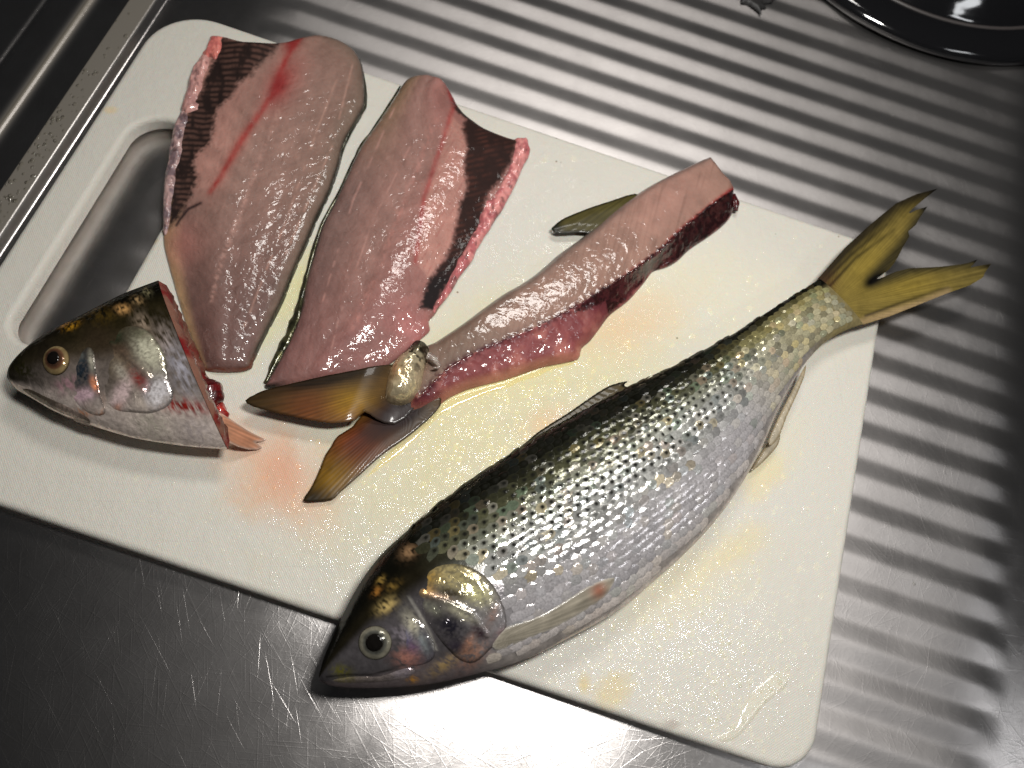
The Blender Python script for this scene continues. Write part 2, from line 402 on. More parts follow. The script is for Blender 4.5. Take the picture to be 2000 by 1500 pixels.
    setin(nt, b, Base_Color=c, Roughness=0.5, Specular_IOR_Level=0.2, Coat_Weight=wz, Coat_Roughness=0.05, Subsurface_Weight=0.15, Subsurface_Scale=0.003, Normal=nm)
    nt.links.new(nm, b.inputs['Coat Normal'])
    return m
M_BOARD = board_mat()

# ------------------------------------------------------------------ the steel top
RC = 0.0264                                     # first rib crest, then every 15 mm
def steel_h(x, y):
    k = (y - RC) / 0.015
    rib = 0.5 + np.arcsin(0.91 * np.cos(2 * np.pi * k)) / np.pi
    wob = 0.004 * (fbm(y / 0.015 * 0.5 + 9, y * 0 + 2.2, 2) - 0.5)
    msk = sst(-0.152, -0.136, x) * (1 - sst(0.182 + wob, 0.196 + wob, x)) * sst(0.015, 0.0195, y) * (1 - sst(0.620, 0.628, y))
    h = 0.0014 * rib * msk
    h = h + 0.0035 * sst(-0.1885, -0.1912, x) * (1 - sst(-0.2003, -0.2025, x)) if False else h + 0.0032 * sst(0.1885, 0.1915, -x) - 0.0050 * sst(0.2000, 0.2025, -x)
    h = h + 0.0008 * np.exp(-((x + 0.2177) / 0.0010) ** 2) - 0.0005 * np.exp(-((x + 0.2332) / 0.0012) ** 2)
    return h - 0.0009 * msk * 0
xs = np.unique(np.round(np.concatenate([np.linspace(-0.7, -0.26, 12), np.arange(-0.26, -0.185, 0.0004), np.arange(-0.185, -0.155, 0.003),
     np.arange(-0.155, -0.132, 0.0012), np.arange(-0.132, 0.178, 0.006), np.arange(0.178, 0.202, 0.0008), np.linspace(0.205, 0.8, 20)]), 5))
ys = np.unique(np.round(np.concatenate([np.linspace(-0.6, -0.05, 14), np.arange(-0.05, 0.012, 0.003), np.arange(0.012, 0.635, 0.0008), np.linspace(0.64, 1.2, 14)]), 5))
gx, gy = np.meshgrid(xs, ys, indexing='ij')
gz = steel_h(gx.ravel(), gy.ravel())
idx = np.arange(gx.size).reshape(gx.shape)
Fq = np.stack([idx[:-1, :-1], idx[1:, :-1], idx[1:, 1:], idx[:-1, 1:]], -1).reshape(-1, 4)
X_ = gx.ravel(); DULL = .8 * sst(-.2032, -.2026, X_) * (1 - sst(-.1912, -.1905, X_)) + 1.2 * np.exp(-((X_ + .2177) / .0022) ** 2)
st = mesh_obj('steel_counter', np.stack([gx.ravel(), gy.ravel(), gz], -1), Fq, M_STEEL, None, None, True, {'Dull': np.minimum(DULL, 1), 'Rib': sst(-.16, -.14, X_) * (1 - sst(.17, .2, X_)) * sst(.012, .02, gy.ravel())})
tag(st, kind='structure')

# ------------------------------------------------------------------ cutting board
def rrect(x0, x1, y0, y1, radii, n=12):
    out = []
    for (cx, cy, r, a0) in ((x1 - radii[0], y1 - radii[0], radii[0], 0), (x0 + radii[1], y1 - radii[1], radii[1], 90),
                            (x0 + radii[2], y0 + radii[2], radii[2], 180), (x1 - radii[3], y0 + radii[3], radii[3], 270)):
        for k in range(n + 1):
            a = math.radians(a0 + 90 * k / n); out.append((cx + r * math.cos(a), cy + r * math.sin(a)))
    return out
cu = bpy.data.curves.new('tmp', 'CURVE'); cu.dimensions = '2D'; cu.fill_mode = 'BOTH'
for pts in (rrect(-.1817, .1281, .0095, .2119, (.013, .022, .022, .014)), rrect(-.1676, -.1385, .0610, .1606, (.011, .013, .008, .008))[::-1]):
    s = cu.splines.new('POLY'); s.points.add(len(pts) - 1); s.use_cyclic_u = True
    for p, q in zip(s.points, pts): p.co = (q[0], q[1], 0, 1)
BV = 0.0022
cu.bevel_depth = BV; cu.bevel_resolution = 5; cu.offset = -BV; cu.extrude = (ZB - 0.0016) / 2 - BV
tmp = bpy.data.objects.new('tmp', cu); COL.objects.link(tmp)
dg = bpy.context.evaluated_depsgraph_get(); me = bpy.data.meshes.new_from_object(tmp.evaluated_get(dg)); bpy.data.objects.remove(tmp)
me.name = 'cutting_board'; me.materials.clear(); me.materials.append(M_BOARD)
for p in me.polygons: p.use_smooth = abs(p.normal.z) < 0.999
bo = bpy.data.objects.new('cutting_board', me); COL.objects.link(bo)
bo.location = (0, 0, ZB - (ZB - 0.0016) / 2)
tag(bo, 'white plastic cutting board with a hand slot, lying on the ribbed steel under the fish', 'cutting board')

# ------------------------------------------------------------------ fillets
ZF = ZB + 0.003
def fillet(px, outline, belly, dorsal, axis, Hmax, colfun, split, names, mats, label, seed):
    r = root('fish_fillet', px, ZB, label, 'fillet', 'fillets cut from one fish')
    bw = px2w(catmull(belly, 4, False), ZF); dw = px2w(catmull(dorsal, 4, False), ZF); aw = px2w(axis, ZF)
    ad = (aw[1] - aw[0]); al = np.linalg.norm(ad); ad = ad / al
    def st(xy):
        a, _, _ = seg_dist(xy, bw, False); b, _, _ = seg_dist(xy, dw, False)
        t = a / (a + b + 1e-9); s = ((xy - aw[0]) @ ad) / al
        return s, t
    def hf(p, sd, xy):
        s, t = st(xy)
        tt = np.clip(t, 0, 1)
        prof = 0.34 + 0.72 * sst(0.02, 0.42, tt) - 0.42 * sst(0.42, 1.05, tt)
        prof = prof - 0.05 * np.exp(-((tt - 0.55) / 0.06) ** 2) - 0.015 * np.exp(-((tt - 0.74) / 0.03) ** 2)
        h = 0.72 * Hmax * prof * dome(sd, 0.0042 + 0 * tt, 0.5) * (1 - 0.35 * sst(0.7, 1.05, s))
        across = tt * 60; along = s * al / 0.001
        ch = along + 5 * np.abs(tt - 0.55) * 12          # chevron muscle blocks
        h = h + 0.00007 * (vnoise(ch / 2.1 + seed, across / 9) - 0.5) * sst(0.001, 0.004, sd)
        h = h + 0.00042 * (fbm(xy[:, 0] / 0.006 + seed, xy[:, 1] / 0.006, 4) - 0.5) * sst(0.001, 0.004, sd)
        h = h + 0.00006 * (vnoise(ch / 0.9 + seed, across / 3.0) - 0.5) * np.exp(-((tt - 0.55) / 0.18) ** 2) * sst(0.001, 0.004, sd)
        return h
    def cf(p, sd, xy, h):
        s, t = st(xy); c = colfun(p, sd, xy, s, t)
        ch = s * al / 0.001 + 60 * np.abs(t - 0.55)
        fib = 0.91 + 0.16 * vnoise(ch / 2.6 + seed, t * 9) + 0.10 * (vnoise(t * 130 + seed, s * 5) - 0.5)
        return np.clip(c * np.array([.69, .645, .63])[None] * fib[:, None], 0, 1)
    obs = patch(names, outline, ZF, 0.00036, hf, mats, r, cf, 3, ZB + 0.0002, False, split)
    return r, obs

O1 = [(402, 92), (412, 72), (425, 66), (445, 70), (480, 84), (520, 88), (556, 85), (580, 76), (600, 70), (624, 66), (660, 74), (690, 92), (705, 115), (711, 140),
      (714, 180), (711, 208), (693, 240), (673, 276), (664, 312), (654, 344), (640, 380), (620, 420), (600, 468), (584, 504), (568, 540), (553, 580), (528, 630), (508, 668), (493, 702),
      (486, 716), (462, 722), (420, 722), (394, 716), (385, 690), (362, 635), (346, 585), (332, 535), (320, 490), (315, 460), (317, 400), (323, 332), (337, 256), (352, 200), (372, 140), (392, 104)]
B1 = [(398, 92), (372, 140), (337, 256), (317, 400), (316, 470), (345, 600), (390, 716)]
D1 = [(640, 64), (705, 115), (714, 180), (673, 276), (640, 380), (584, 504), (528, 630), (486, 716)]
LIN1 = [(438, 74), (480, 87), (556, 88), (530, 125), (508, 142), (492, 164), (468, 176), (460, 196), (436, 212), (424, 228), (420, 256), (412, 288), (384, 306), (380, 322), (388, 352), (376, 384), (360, 412), (342, 434), (330, 446), (326, 420), (332, 360), (346, 288), (360, 224), (392, 176), (416, 120), (430, 76)]
def col1(p, sd, xy, s, t):
    u, v = p[:, 0], p[:, 1]; n = fbm(u / 22, v / 22, 4); nf = fbm(u / 5, v / 9, 3)
    c = np.tile(lin((170, 137, 126)), (len(p), 1))
    c = mixc(c, (152, 124, 112), sst(0.62, 0.95, t) * 0.8)
    c = mixc(c, (116, 88, 84), sst(0.40, 0.95, s) * 0.85 * (1 - sst(0.9, 1, t)))
    c = mixc(c, (118, 112, 98), sst(0.86, 0.99, t) * 0.5)
    c = mixc(c, (206, 158, 146), (1 - sst(0.30, 0.46, t)) * (1 - sst(0.5, 0.62, s)) * 0.85)            # pale belly wall
    c = mixc(c, (222, 186, 138), (1 - sst(0.02, 0.18, t)) * sst(0.5, 0.62, s) * 0.85)
    c = mixc(c, (205, 140, 130), blob(p, (352, 480), 45) * 0.6)
    m, a = linemask(p, [(588, 82), (565, 120), (548, 160), (535, 200), (476, 288), (440, 352), (415, 385)], 6); c = mixc(c, (165, 30, 28), m * (0.35 + 0.6 * nf))
    c = mixc(c, (120, 12, 16), np.clip(blob(p, (548, 180), 14, 2.2, -1.15) * 1.0, 0, 1)); c = mixc(c, (180, 60, 60), blob(p, (555, 175), 30, 2.0, -1.1) * 0.55)
    c = mixc(c, (160, 25, 30), blob(p, (572, 95), 14, 1.6, -1.0) * 0.85); c = mixc(c, (190, 60, 55), blob(p, (470, 300), 12, 6, -1.05) * 0.35)
    m, a = linemask(p, [(548, 230), (508, 332), (472, 432), (438, 520), (415, 600)], 5); c = mixc(c, (214, 172, 160), m * sst(0.2, 0.75, fbm(a * 90, u / 6, 3)) * 0.6)
    for q in ([(660, 160), (625, 250), (560, 440), (480, 640)], [(690, 130), (650, 290), (560, 500)]):
        m, a = linemask(p, q, 2.0); c = mixc(c, (205, 165, 150), m * 0.6 * sst(0.3, 0.6, vnoise(a * 30, u * 0 + 4)))
    stripes = 0.5 + 0.5 * np.sin((v - 0.18 * u) / 11 * 2 * np.pi + 4 * (n - 0.5))
    stripes *= sst(0.3, 0.6, fbm(u / 14 + 3, v / 30, 3))
    dk = np.tile(lin((40, 26, 23)), (len(p), 1)); dk = mixc(dk, (120, 88, 78), stripes * 0.62)
    lm = polymask(p, LIN1, 8, 7, 5)
    c = c * (1 - lm[:, None]) + dk * lm[:, None]
    m, a = linemask(p, [(345, 440), (352, 430), (370, 412), (395, 405)], 3.5); c = mixc(c, (45, 30, 35), m * 0.9)
    c = mixc(c, (60, 56, 48), (1 - sst(0.0003, 0.0014, sd)) * sst(0.6, 0.9, t))
    c = mixc(c, (130, 70, 50), (1 - sst(0.0003, 0.0012, sd)) * sst(0.93, 1.0, s))
    return c * (0.82 + 0.36 * n)[:, None]
def sp1(p, sd): return (polymask(p, LIN1, 0.5, 7, 5) > 0.5).astype(float)
f1, _ = fillet((520, 420), O1, B1, D1, [(600, 70), (440, 722)], 0.0095, col1, sp1, ('flesh', 'belly_lining'), (M_FLESH, M_LINING),
    'pink fish fillet beside the hand slot, striped black belly lining facing left', 3.1)
def pinkcol(base, alt, sc=5):
    def f(k, a):
        n = fbm(k * 40, a * 1.5 + 2, 4); c = np.tile(lin(base), (len(k), 1)); return mixc(c, alt, sst(0.4, 0.65, n))
    return f
def flap(poly, root_, H, base, alt, seed):
    def hf(p, sd, xy):
        return H * dome(sd, .0026, .6) * (.55 + .7 * fbm(p[:, 0] / 16 + seed, p[:, 1] / 22, 3)) + .0007 * (vnoise(p[:, 0] / 7 + seed, p[:, 1] / 11) - .5) * sst(.0003, .0015, sd)
    def cf(p, sd, xy, h):
        n = fbm(p[:, 0] / 12 + seed, p[:, 1] / 12, 4); c = mixc(np.tile(lin(base), (len(p), 1)), alt, sst(.35, .65, n))
        c = mixc(c, (70, 44, 44), sst(.62, .74, fbm(p[:, 0] / 9 + 7, p[:, 1] / 14 + seed, 3)) * .6)
        return c * (.8 + .35 * vnoise(p[:, 0] / 4, p[:, 1] / 4))[:, None]
    rag = np.array([(x + 2.4 * (TAB[int(seed * 7) + k, 3] - .5) * 2, y + 2.4 * (TAB[int(seed * 7) + k, 9] - .5) * 2) for k, (x, y) in enumerate(catmull(poly, 3))])
    return patch('belly_flap', rag, ZB + .003, .0003, hf, M_FLESH, root_, cf, 0, ZB + .0012)
flap([(414, 67), (440, 70), (438, 92), (430, 118), (420, 124), (410, 114), (400, 118), (394, 104), (402, 84)], f1, .0032, (214, 128, 116), (190, 104, 98), 1.0)
flap([(388, 108), (410, 110), (411, 128), (402, 152), (394, 178), (390, 196), (397, 203), (390, 216), (372, 222), (357, 217), (353, 200), (362, 172), (372, 140)], f1, .0034, (200, 150, 142), (172, 128, 124), 2.0)
flap([(352, 214), (372, 224), (366, 250), (358, 290), (349, 330), (343, 370), (337, 410), (328, 450), (317, 456), (315, 410), (321, 335), (333, 262)], f1, .0025, (178, 146, 142), (120, 100, 104), 3.0)
tube('skin_edge', lift([(702, 116), (713, 178), (710, 210), (690, 244), (664, 304), (638, 382), (596, 472), (552, 578), (506, 670), (488, 712)], ZB + 0.0012), [.0004, .0008, .0009, .0009, .0007, .0007, .0006, .0007, .0006, .0003], M_SKIN, f1, pinkcol((52, 52, 44), (92, 92, 80)), 8, .5, .9)

O2 = [(786, 160), (800, 149), (820, 146), (842, 150), (868, 162), (884, 180), (894, 198), (908, 217), (928, 233), (948, 246), (985, 260), (1008, 266), (1020, 264), (1030, 274), (1029, 305), (1010, 343), (992, 380), (968, 417),
      (946, 455), (922, 497), (898, 534), (868, 578), (850, 608), (838, 622), (840, 640), (824, 656), (800, 676), (770, 700), (735, 722), (690, 738), (630, 746), (560, 752), (516, 754), (520, 738), (536, 710), (567, 651), (585, 600),
      (594, 550), (608, 501), (626, 440), (650, 394), (674, 343), (702, 284), (730, 245), (758, 203)]
B2 = [(890, 190), (1022, 264), (1029, 305), (968, 417), (898, 534), (838, 628), (770, 705), (690, 745)]
D2 = [(800, 146), (758, 203), (702, 284), (650, 394), (608, 501), (585, 600), (516, 754)]
LIN2 = [(884, 193), (912, 222), (945, 248), (988, 263), (1012, 270), (1000, 312), (978, 352), (954, 376), (945, 408), (930, 464), (898, 524), (865, 568), (846, 604), (820, 602), (838, 548), (870, 506), (884, 474), (898, 404), (912, 376), (905, 332), (911, 300), (902, 264), (908, 240), (890, 224)]
def col2(p, sd, xy, s, t):
    u, v = p[:, 0], p[:, 1]; n = fbm(u / 22 + 40, v / 22, 4); nf = fbm(u / 4 + 9, v / 9, 3)
    c = np.tile(lin((168, 131, 122)), (len(p), 1))
    c = mixc(c, (178, 122, 116), (1 - sst(0.35, 0.6, t)) * 0.6)
    c = mixc(c, (150, 126, 100), sst(0.62, 0.92, t) * (1 - sst(0.1, 0.5, s)) * 0.9)
    c = mixc(c, (128, 104, 98), sst(0.65, 0.92, t) * sst(0.2, 0.5, s) * 0.8)
    c = mixc(c, (140, 95, 94), sst(0.55, 0.95, s) * 0.55)
    rib = [(880, 240), (905, 262), (911, 300), (905, 332), (912, 376), (898, 404), (884, 474), (868, 508), (838, 548), (812, 520), (832, 400), (858, 320)]
    rm = polymask(p, rib, 5, 3, 6); c = mixc(c, (200, 150, 138), rm * 0.85)
    rl = 0.5 + 0.5 * np.sin((u * 0.85 + v * 0.52) / 11 * 2 * np.pi + n * 3); c = mixc(c, (168, 84, 80), rm * sst(.8, 1, rl) * 0.35 * sst(.35, .6, nf))
    m, a = linemask(p, [(876, 168), (886, 215), (868, 280), (850, 330), (828, 400), (818, 470), (812, 520)], 5); c = mixc(c, (176, 50, 50), m * (0.3 + 0.5 * nf))
    m, a = linemask(p, [(872, 160), (886, 190), (890, 212)], 7); c = mixc(c, (150, 25, 30), m * 0.8)
    m, a = linemask(p, [(850, 250), (820, 330), (780, 430), (740, 540), (690, 650)], 6); c = mixc(c, (205, 148, 138), m * 0.5 * sst(0.3, 0.6, nf))
    c = mixc(c, (205, 130, 128), blob(p, (810, 645), 34, 1.5, .5) * 0.7)
    for q in ([(770, 220), (690, 400), (630, 600)], [(800, 300), (730, 440), (660, 640), (640, 730)]):
        m, a = linemask(p, q, 1.8); c = mixc(c, (205, 160, 150), m * 0.65 * sst(0.3, 0.6, vnoise(a * 30, u * 0 + 8)))
    stripes = (0.5 + 0.5 * np.sin((u * 0.35 + v * 0.94) / 9.5 * 2 * np.pi + 2 * n)) * sst(0.35, 0.7, fbm(u / 20 + 8, v / 20, 3))
    dk = np.tile(lin((46, 26, 22)), (len(p), 1)); dk = mixc(dk, (92, 52, 42), stripes * 0.55)
    dk = mixc(dk, (28, 18, 20), sst(490, 560, v))
    lm = polymask(p, LIN2, 6, 5, 5); c = c * (1 - lm[:, None]) + dk * lm[:, None]
    c = mixc(c, (36, 34, 28), (1 - sst(0.0004, 0.0020, sd)) * sst(0.75, 0.92, t))
    return c * (0.82 + 0.36 * n)[:, None]
def sp2(p, sd): return (polymask(p, LIN2, 0.5, 5, 5) > 0.5).astype(float)
f2, _ = fillet((760, 430), O2, B2, D2, [(860, 150), (600, 752)], 0.0100, col2, sp2, ('flesh', 'belly_lining'), (M_FLESH, M_LINING),
    'pink fish fillet with its dark brown belly lining facing right, beside the backbone', 8.3)
flap([(1006, 266), (1028, 266), (1035, 280), (1031, 306), (1013, 344), (995, 382), (971, 420), (948, 458), (924, 500), (900, 537), (870, 580), (850, 606), (846, 598), (868, 558), (886, 518), (905, 482), (920, 453), (932, 428), (941, 405), (946, 390), (960, 382), (976, 354), (992, 320), (1002, 290)], f2, .0027, (208, 138, 134), (176, 100, 102), 4.0)
tube('skin_edge', lift([(782, 168), (732, 250), (702, 292), (664, 374), (629, 442), (608, 508), (592, 572), (581, 622), (564, 662), (542, 700), (518, 748)], ZB + 0.0012), [.0003, .0006, .0007, .0007, .0008, .0009, .0010, .0019, .0020, .0014, .0006], M_SKIN, f2, pinkcol((44, 44, 32), (84, 82, 58)), 8, .6, .8)

# ------------------------------------------------------------------ backbone with tail
ZS = ZB + 0.004
fr = root('fish_backbone', (1150, 560), ZB, 'fish backbone with dorsal fin and forked tail left on, beside the whole fish', 'fish bone')
OS = [(826, 676), (850, 662), (902, 628), (940, 600), (982, 570), (1014, 552), (1044, 532), (1070, 510), (1093, 490), (1127, 466), (1162, 439), (1192, 412), (1224, 388), (1266, 360), (1300, 342), (1335, 325), (1384, 303), (1394, 309), (1415, 338), (1434, 358), (1437, 384),
      (1439, 402), (1424, 426), (1392, 452), (1353, 478), (1330, 500), (1308, 513), (1284, 520), (1276, 526), (1262, 545), (1231, 580), (1197, 606), (1178, 630), (1157, 658), (1140, 673), (1133, 694), (1100, 703), (1058, 712), (989, 735), (919, 753), (880, 770), (850, 790), (816, 804), (790, 800), (806, 740)]
SPINE = [(1432, 372), (1380, 412), (1320, 462), (1276, 505), (1200, 556), (1127, 602), (1070, 634), (1023, 655), (950, 684), (885, 716), (850, 745), (815, 780)]
KID = [(1437, 372), (1437, 402), (1424, 426), (1392, 452), (1353, 478), (1330, 500), (1308, 513), (1276, 524), (1258, 545), (1225, 580), (1190, 608), (1180, 590), (1150, 606), (1120, 616), (1160, 580), (1210, 548), (1268, 505), (1320, 460), (1390, 402)]
UP = px2w(catmull([(826, 676), (902, 628), (982, 570), (1044, 532), (1093, 490), (1162, 439), (1224, 388), (1335, 325), (1384, 303)], 4, False), ZS)
SPW = px2w(catmull(SPINE, 4, False), ZS)
LOW = px2w(catmull([(1439, 402), (1353, 478), (1276, 526), (1197, 606), (1133, 694), (1058, 722), (919, 768), (850, 805)], 4, False), ZS)
def hs(p, sd, xy):
    du, _, au = seg_dist(xy, UP, False); ds, _, asp = seg_dist(xy, SPW, False); dl, _, _ = seg_dist(xy, LOW, False)
    upper = du + ds; side = (sdist(xy, np.concatenate([UP, SPW]))[0] > 0)
    tu = du / (du + ds + 1e-9); tl = dl / (dl + ds + 1e-9)
    H = np.where(side, 0.0056 + 0.0014 * np.sin(np.pi * np.clip(0.12 + 0.72 * tu, 0, 1)), 0.0026 + 0.0052 * tl ** 1.3)
    H = H * (1 - 0.35 * sst(0.75, 1.0, asp))
    h = H * dome(sd, 0.0044, 0.6)
    k = sst(0.0008, 0.003, sd)
    h = h + k * (0.00006 * (vnoise((p[:, 0] + 0.55 * p[:, 1]) / 7.0, (p[:, 1] - 0.6 * p[:, 0]) / 40) - 0.5)
                 + 0.0003 * np.exp(-(ds / 0.0013) ** 2) * (0.3 + 0.7 * (0.5 + 0.5 * np.sin(asp * 260)))
                 + 0.0012 * np.where(side, 0.25, 1.0) * (fbm(p[:, 0] / 20, p[:, 1] / 20, 4) - 0.5))
    return np.maximum(h, 0)
def cs(p, sd, xy, h):
    u, v = p[:, 0], p[:, 1]; n = fbm(u / 22 + 70, v / 22, 4); nf = fbm(u / 5, v / 5, 3)
    ds, _, asp = seg_dist(xy, SPW, False); du, _, au = seg_dist(xy, UP, False)
    side = sst(-0.0006, 0.0006, sdist(xy, np.concatenate([UP, SPW]))[0])
    c = np.tile(lin((148, 80, 82)), (len(p), 1))
    c = mixc(c, (178, 112, 104), sst(0.45, 0.7, n) * 0.8)
    c = mixc(c, (200, 150, 112), (1 - sst(0.0008, 0.004, sd)) * 0.5 * sst(1200, 1050, u))
    c = mixc(c, (96, 34, 44), blob(p, (830, 770), 40) * 0.8); c = mixc(c, (86, 24, 40), blob(p, (1170, 585), 44, 1.4, -.6) * 0.75)
    upc = np.tile(lin((160, 128, 114)), (len(p), 1)); upc = mixc(upc, (118, 108, 102), (1 - sst(0.001, 0.0065, du)) * 0.9)
    upc = mixc(upc, (126, 106, 92), sst(1080, 880, u) * 0.85)
    upc = mixc(upc, (184, 140, 128), np.clip(blob(p, (1300, 400), 70, 1.6, -.7), 0, 1) * 0.6)
    ln = vnoise((u * 0.92 + v * 0.25) / 5.0, v / 45); sn = 0.5 + 0.5 * np.sin((u * 0.93 + v * 0.22) / 10.5 * 2 * np.pi + 1.2 * n); upc = mixc(upc, (110, 78, 66), np.maximum(sst(.55, .9, ln) * 0.3, sst(.6, 1, sn) * .22 * sst(1330, 1200, u)) * sst(0.002, 0.005, du))
    c = c * (1 - side[:, None]) + upc * side[:, None]
    m = np.exp(-(ds / 0.0016) ** 2); c = mixc(c, (74, 24, 34), m * sst(0.3, 0.6, nf) * 0.95 * sst(1250, 1150, u))
    m = np.exp(-(ds / 0.0010) ** 2); c = mixc(c, (150, 28, 32), m * sst(1180, 1260, u) * 0.9)
    km = polymask(p, KID, 3, 5, 6); c = mixc(c, (46, 14, 17), km * (0.75 + 0.25 * sst(0.4, 0.6, nf)))
    c = mixc(c, (26, 8, 12), km * sst(1290, 1350, u) * 0.6)
    c = mixc(c, (52, 52, 48), (1 - sst(0.0004, 0.0016, du)) * 0.9)
    return c * np.array([1, .95, .93])[None] * (0.60 + 0.36 * n)[:, None]
patch(('flesh', 'kidney_strip'), OS, ZS, 0.00034, hs, (M_FRAME, M_BLOOD), fr, cs, 3, ZB + 0.0002, False,
      lambda p, sd: (polymask(p, KID, 0.5, 5, 6) > 0.5).astype(float))
tube('blood_clot', lift([(1432, 380), (1437, 396), (1438, 412)], ZB + 0.003), [.0008, .0014, .0006], M_BLOOD, fr, pinkcol((80, 14, 18), (40, 10, 12)), 10, .3)

def finpatch(name, poly, z, parent, origin, colf, thick=0.0006, nray=40, step=0.0004, bottom=True, sm=2, zfun=None, rayamp=0.00005, mat=None):
    def hf(p, sd, xy):
        a = np.arctan2(p[:, 1] - origin[1], p[:, 0] - origin[0])
        ray = np.abs(np.sin(a * nray))
        return (thick * (0.35 + 0.65 * sst(0, 0.004, sd)) + rayamp * ray) * sst(-0.0001, 0.0006, sd)
    def cf(p, sd, xy, h):
        a = np.arctan2(p[:, 1] - origin[1], p[:, 0] - origin[0]); ray = np.abs(np.sin(a * nray)) ** 3
        c = colf(p, sd, xy); return c * (0.78 + 0.22 * ray + 0.6 * (fbm(a * nray * 0.7 + 50, np.hypot(p[:, 0] - origin[0], p[:, 1] - origin[1]) / 60, 3) - 0.5) + 0.1)[:, None]
    return patch(name, poly, z, step, hf, mat or M_FIN, parent, cf, sm, z, bottom, None, zfun)

# dorsal fin on the backbone, flat beside it
def cdf(p, sd, xy):
    c = np.tile(lin((92, 84, 44)), (len(p), 1)); c = mixc(c, (44, 40, 24), 1 - sst(0.0002, 0.0014, sd)); return mixc(c, (36, 36, 26), blob(p, (1085, 445), 14))
finpatch('dorsal_fin', [(1077, 448), (1083, 440), (1100, 427), (1145, 408), (1197, 391), (1240, 378), (1252, 394), (1195, 442), (1168, 456), (1130, 454), (1092, 456)], ZB + 0.004, fr, (1300, 330), cdf, 0.0008, 60)
# tail of the backbone
UL = [(480, 785), (500, 772), (525, 762), (580, 749), (637, 736), (700, 724), (752, 712), (800, 706), (820, 740), (808, 792), (770, 822), (735, 815), (712, 804), (694, 822), (662, 828), (630, 827), (574, 816), (530, 806), (495, 796)]
LL = [(712, 806), (690, 832), (660, 851), (648, 870), (637, 886), (628, 908), (619, 930), (606, 955), (592, 978), (620, 979), (650, 975), (664, 962), (680, 948), (705, 926), (735, 898), (760, 878), (790, 858), (820, 834), (852, 804), (862, 780), (835, 752), (790, 770)]
def ctail(p, sd, xy):
    u, v = p[:, 0], p[:, 1]
    c = np.tile(lin((104, 76, 34)), (len(p), 1))
    c = mixc(c, (166, 128, 26), np.clip(blob(p, (688, 796), 34, 1.3) * 1.2, 0, 1)); c = mixc(c, (138, 62, 28), blob(p, (600, 800), 50, 1.3) * 0.5)
    c = mixc(c, (52, 40, 20), sst(620, 480, u) * 0.75); c = mixc(c, (30, 22, 14), np.clip(1.2 * blob(p, (640, 742), 20, 7, -.2), 0, 1) * 0.9)
    c = mixc(c, (150, 66, 30), blob(p, (700, 862), 46, 1.3, -.6) * 0.85); c = mixc(c, (150, 112, 28), blob(p, (650, 935), 42) * 0.85)
    c = mixc(c, (24, 8, 10), np.clip(blob(p, (782, 806), 40, 1.7, -.5) * 1.3, 0, 1)); c = mixc(c, (48, 18, 12), blob(p, (740, 836), 34, 2.2, -.7) * 0.8)
    c = mixc(c, (40, 34, 20), blob(p, (610, 975), 24, 1.6, .1) * 0.9)
    return mixc(c, (34, 26, 14), (1 - sst(0.0001, 0.0011, sd)) * 0.6)
zt1 = lambda xy: ZB + 0.0045 + 0 * xy[:, 0]
finpatch('tail_fin', LL, ZB + 0.0022, fr, (830, 765), ctail, 0.0005, 100, .0003, bottom=True)
XU = px2w([(690, 780), (790, 780)], ZB + .006)[:, 0]
finpatch('tail_fin', UL, ZB + 0.0070, fr, (830, 740), ctail, 0.0005, 100, .0003, True, 2, lambda xy: ZB + .0032 + .0050 * (1 - sst(XU[0], XU[1], xy[:, 0])))
def hst(p, sd, xy): return 0.0085 * dome(sd, 0.0052, .6) + 0.0006 * (vnoise(p[:, 0] / 7, p[:, 1] / 7) - 0.5) * sst(0.0005, .002, sd)
def cst(p, sd, xy, h):
    u, v = p[:, 0], p[:, 1]; c = np.tile(lin((196, 182, 150)), (len(p), 1)); c = mixc(c, (46, 44, 34), sst(716, 680, v)); 
    spot = vnoise(u / 5.0, v / 5.0); c = mixc(c, (48, 42, 32), sst(0.55, 0.75, spot) * sst(770, 700, v)); c = mixc(c, (120, 96, 70), sst(760, 800, v) * .5)
    c = mixc(c, (230, 180, 120), blob(p, (770, 735), 22) * .5)
    return c
patch('tail_stump', [(810, 668), (829, 671), (839, 685), (836, 705), (829, 724), (822, 757), (806, 782), (782, 792), (754, 786), (752, 760), (760, 725), (776, 700), (796, 684)], ZB + 0.004, 0.0003, hst, M_NACRE, fr, cst, 3, ZB + 0.003)
tube('skin_shred', lift([(834, 694), (846, 700), (858, 716), (846, 718)], ZB + 0.009), [.0014, .0012, .0006, .0003], M_FLESH, fr, pinkcol((150, 140, 130), (110, 90, 84)), 8, .4, .5)

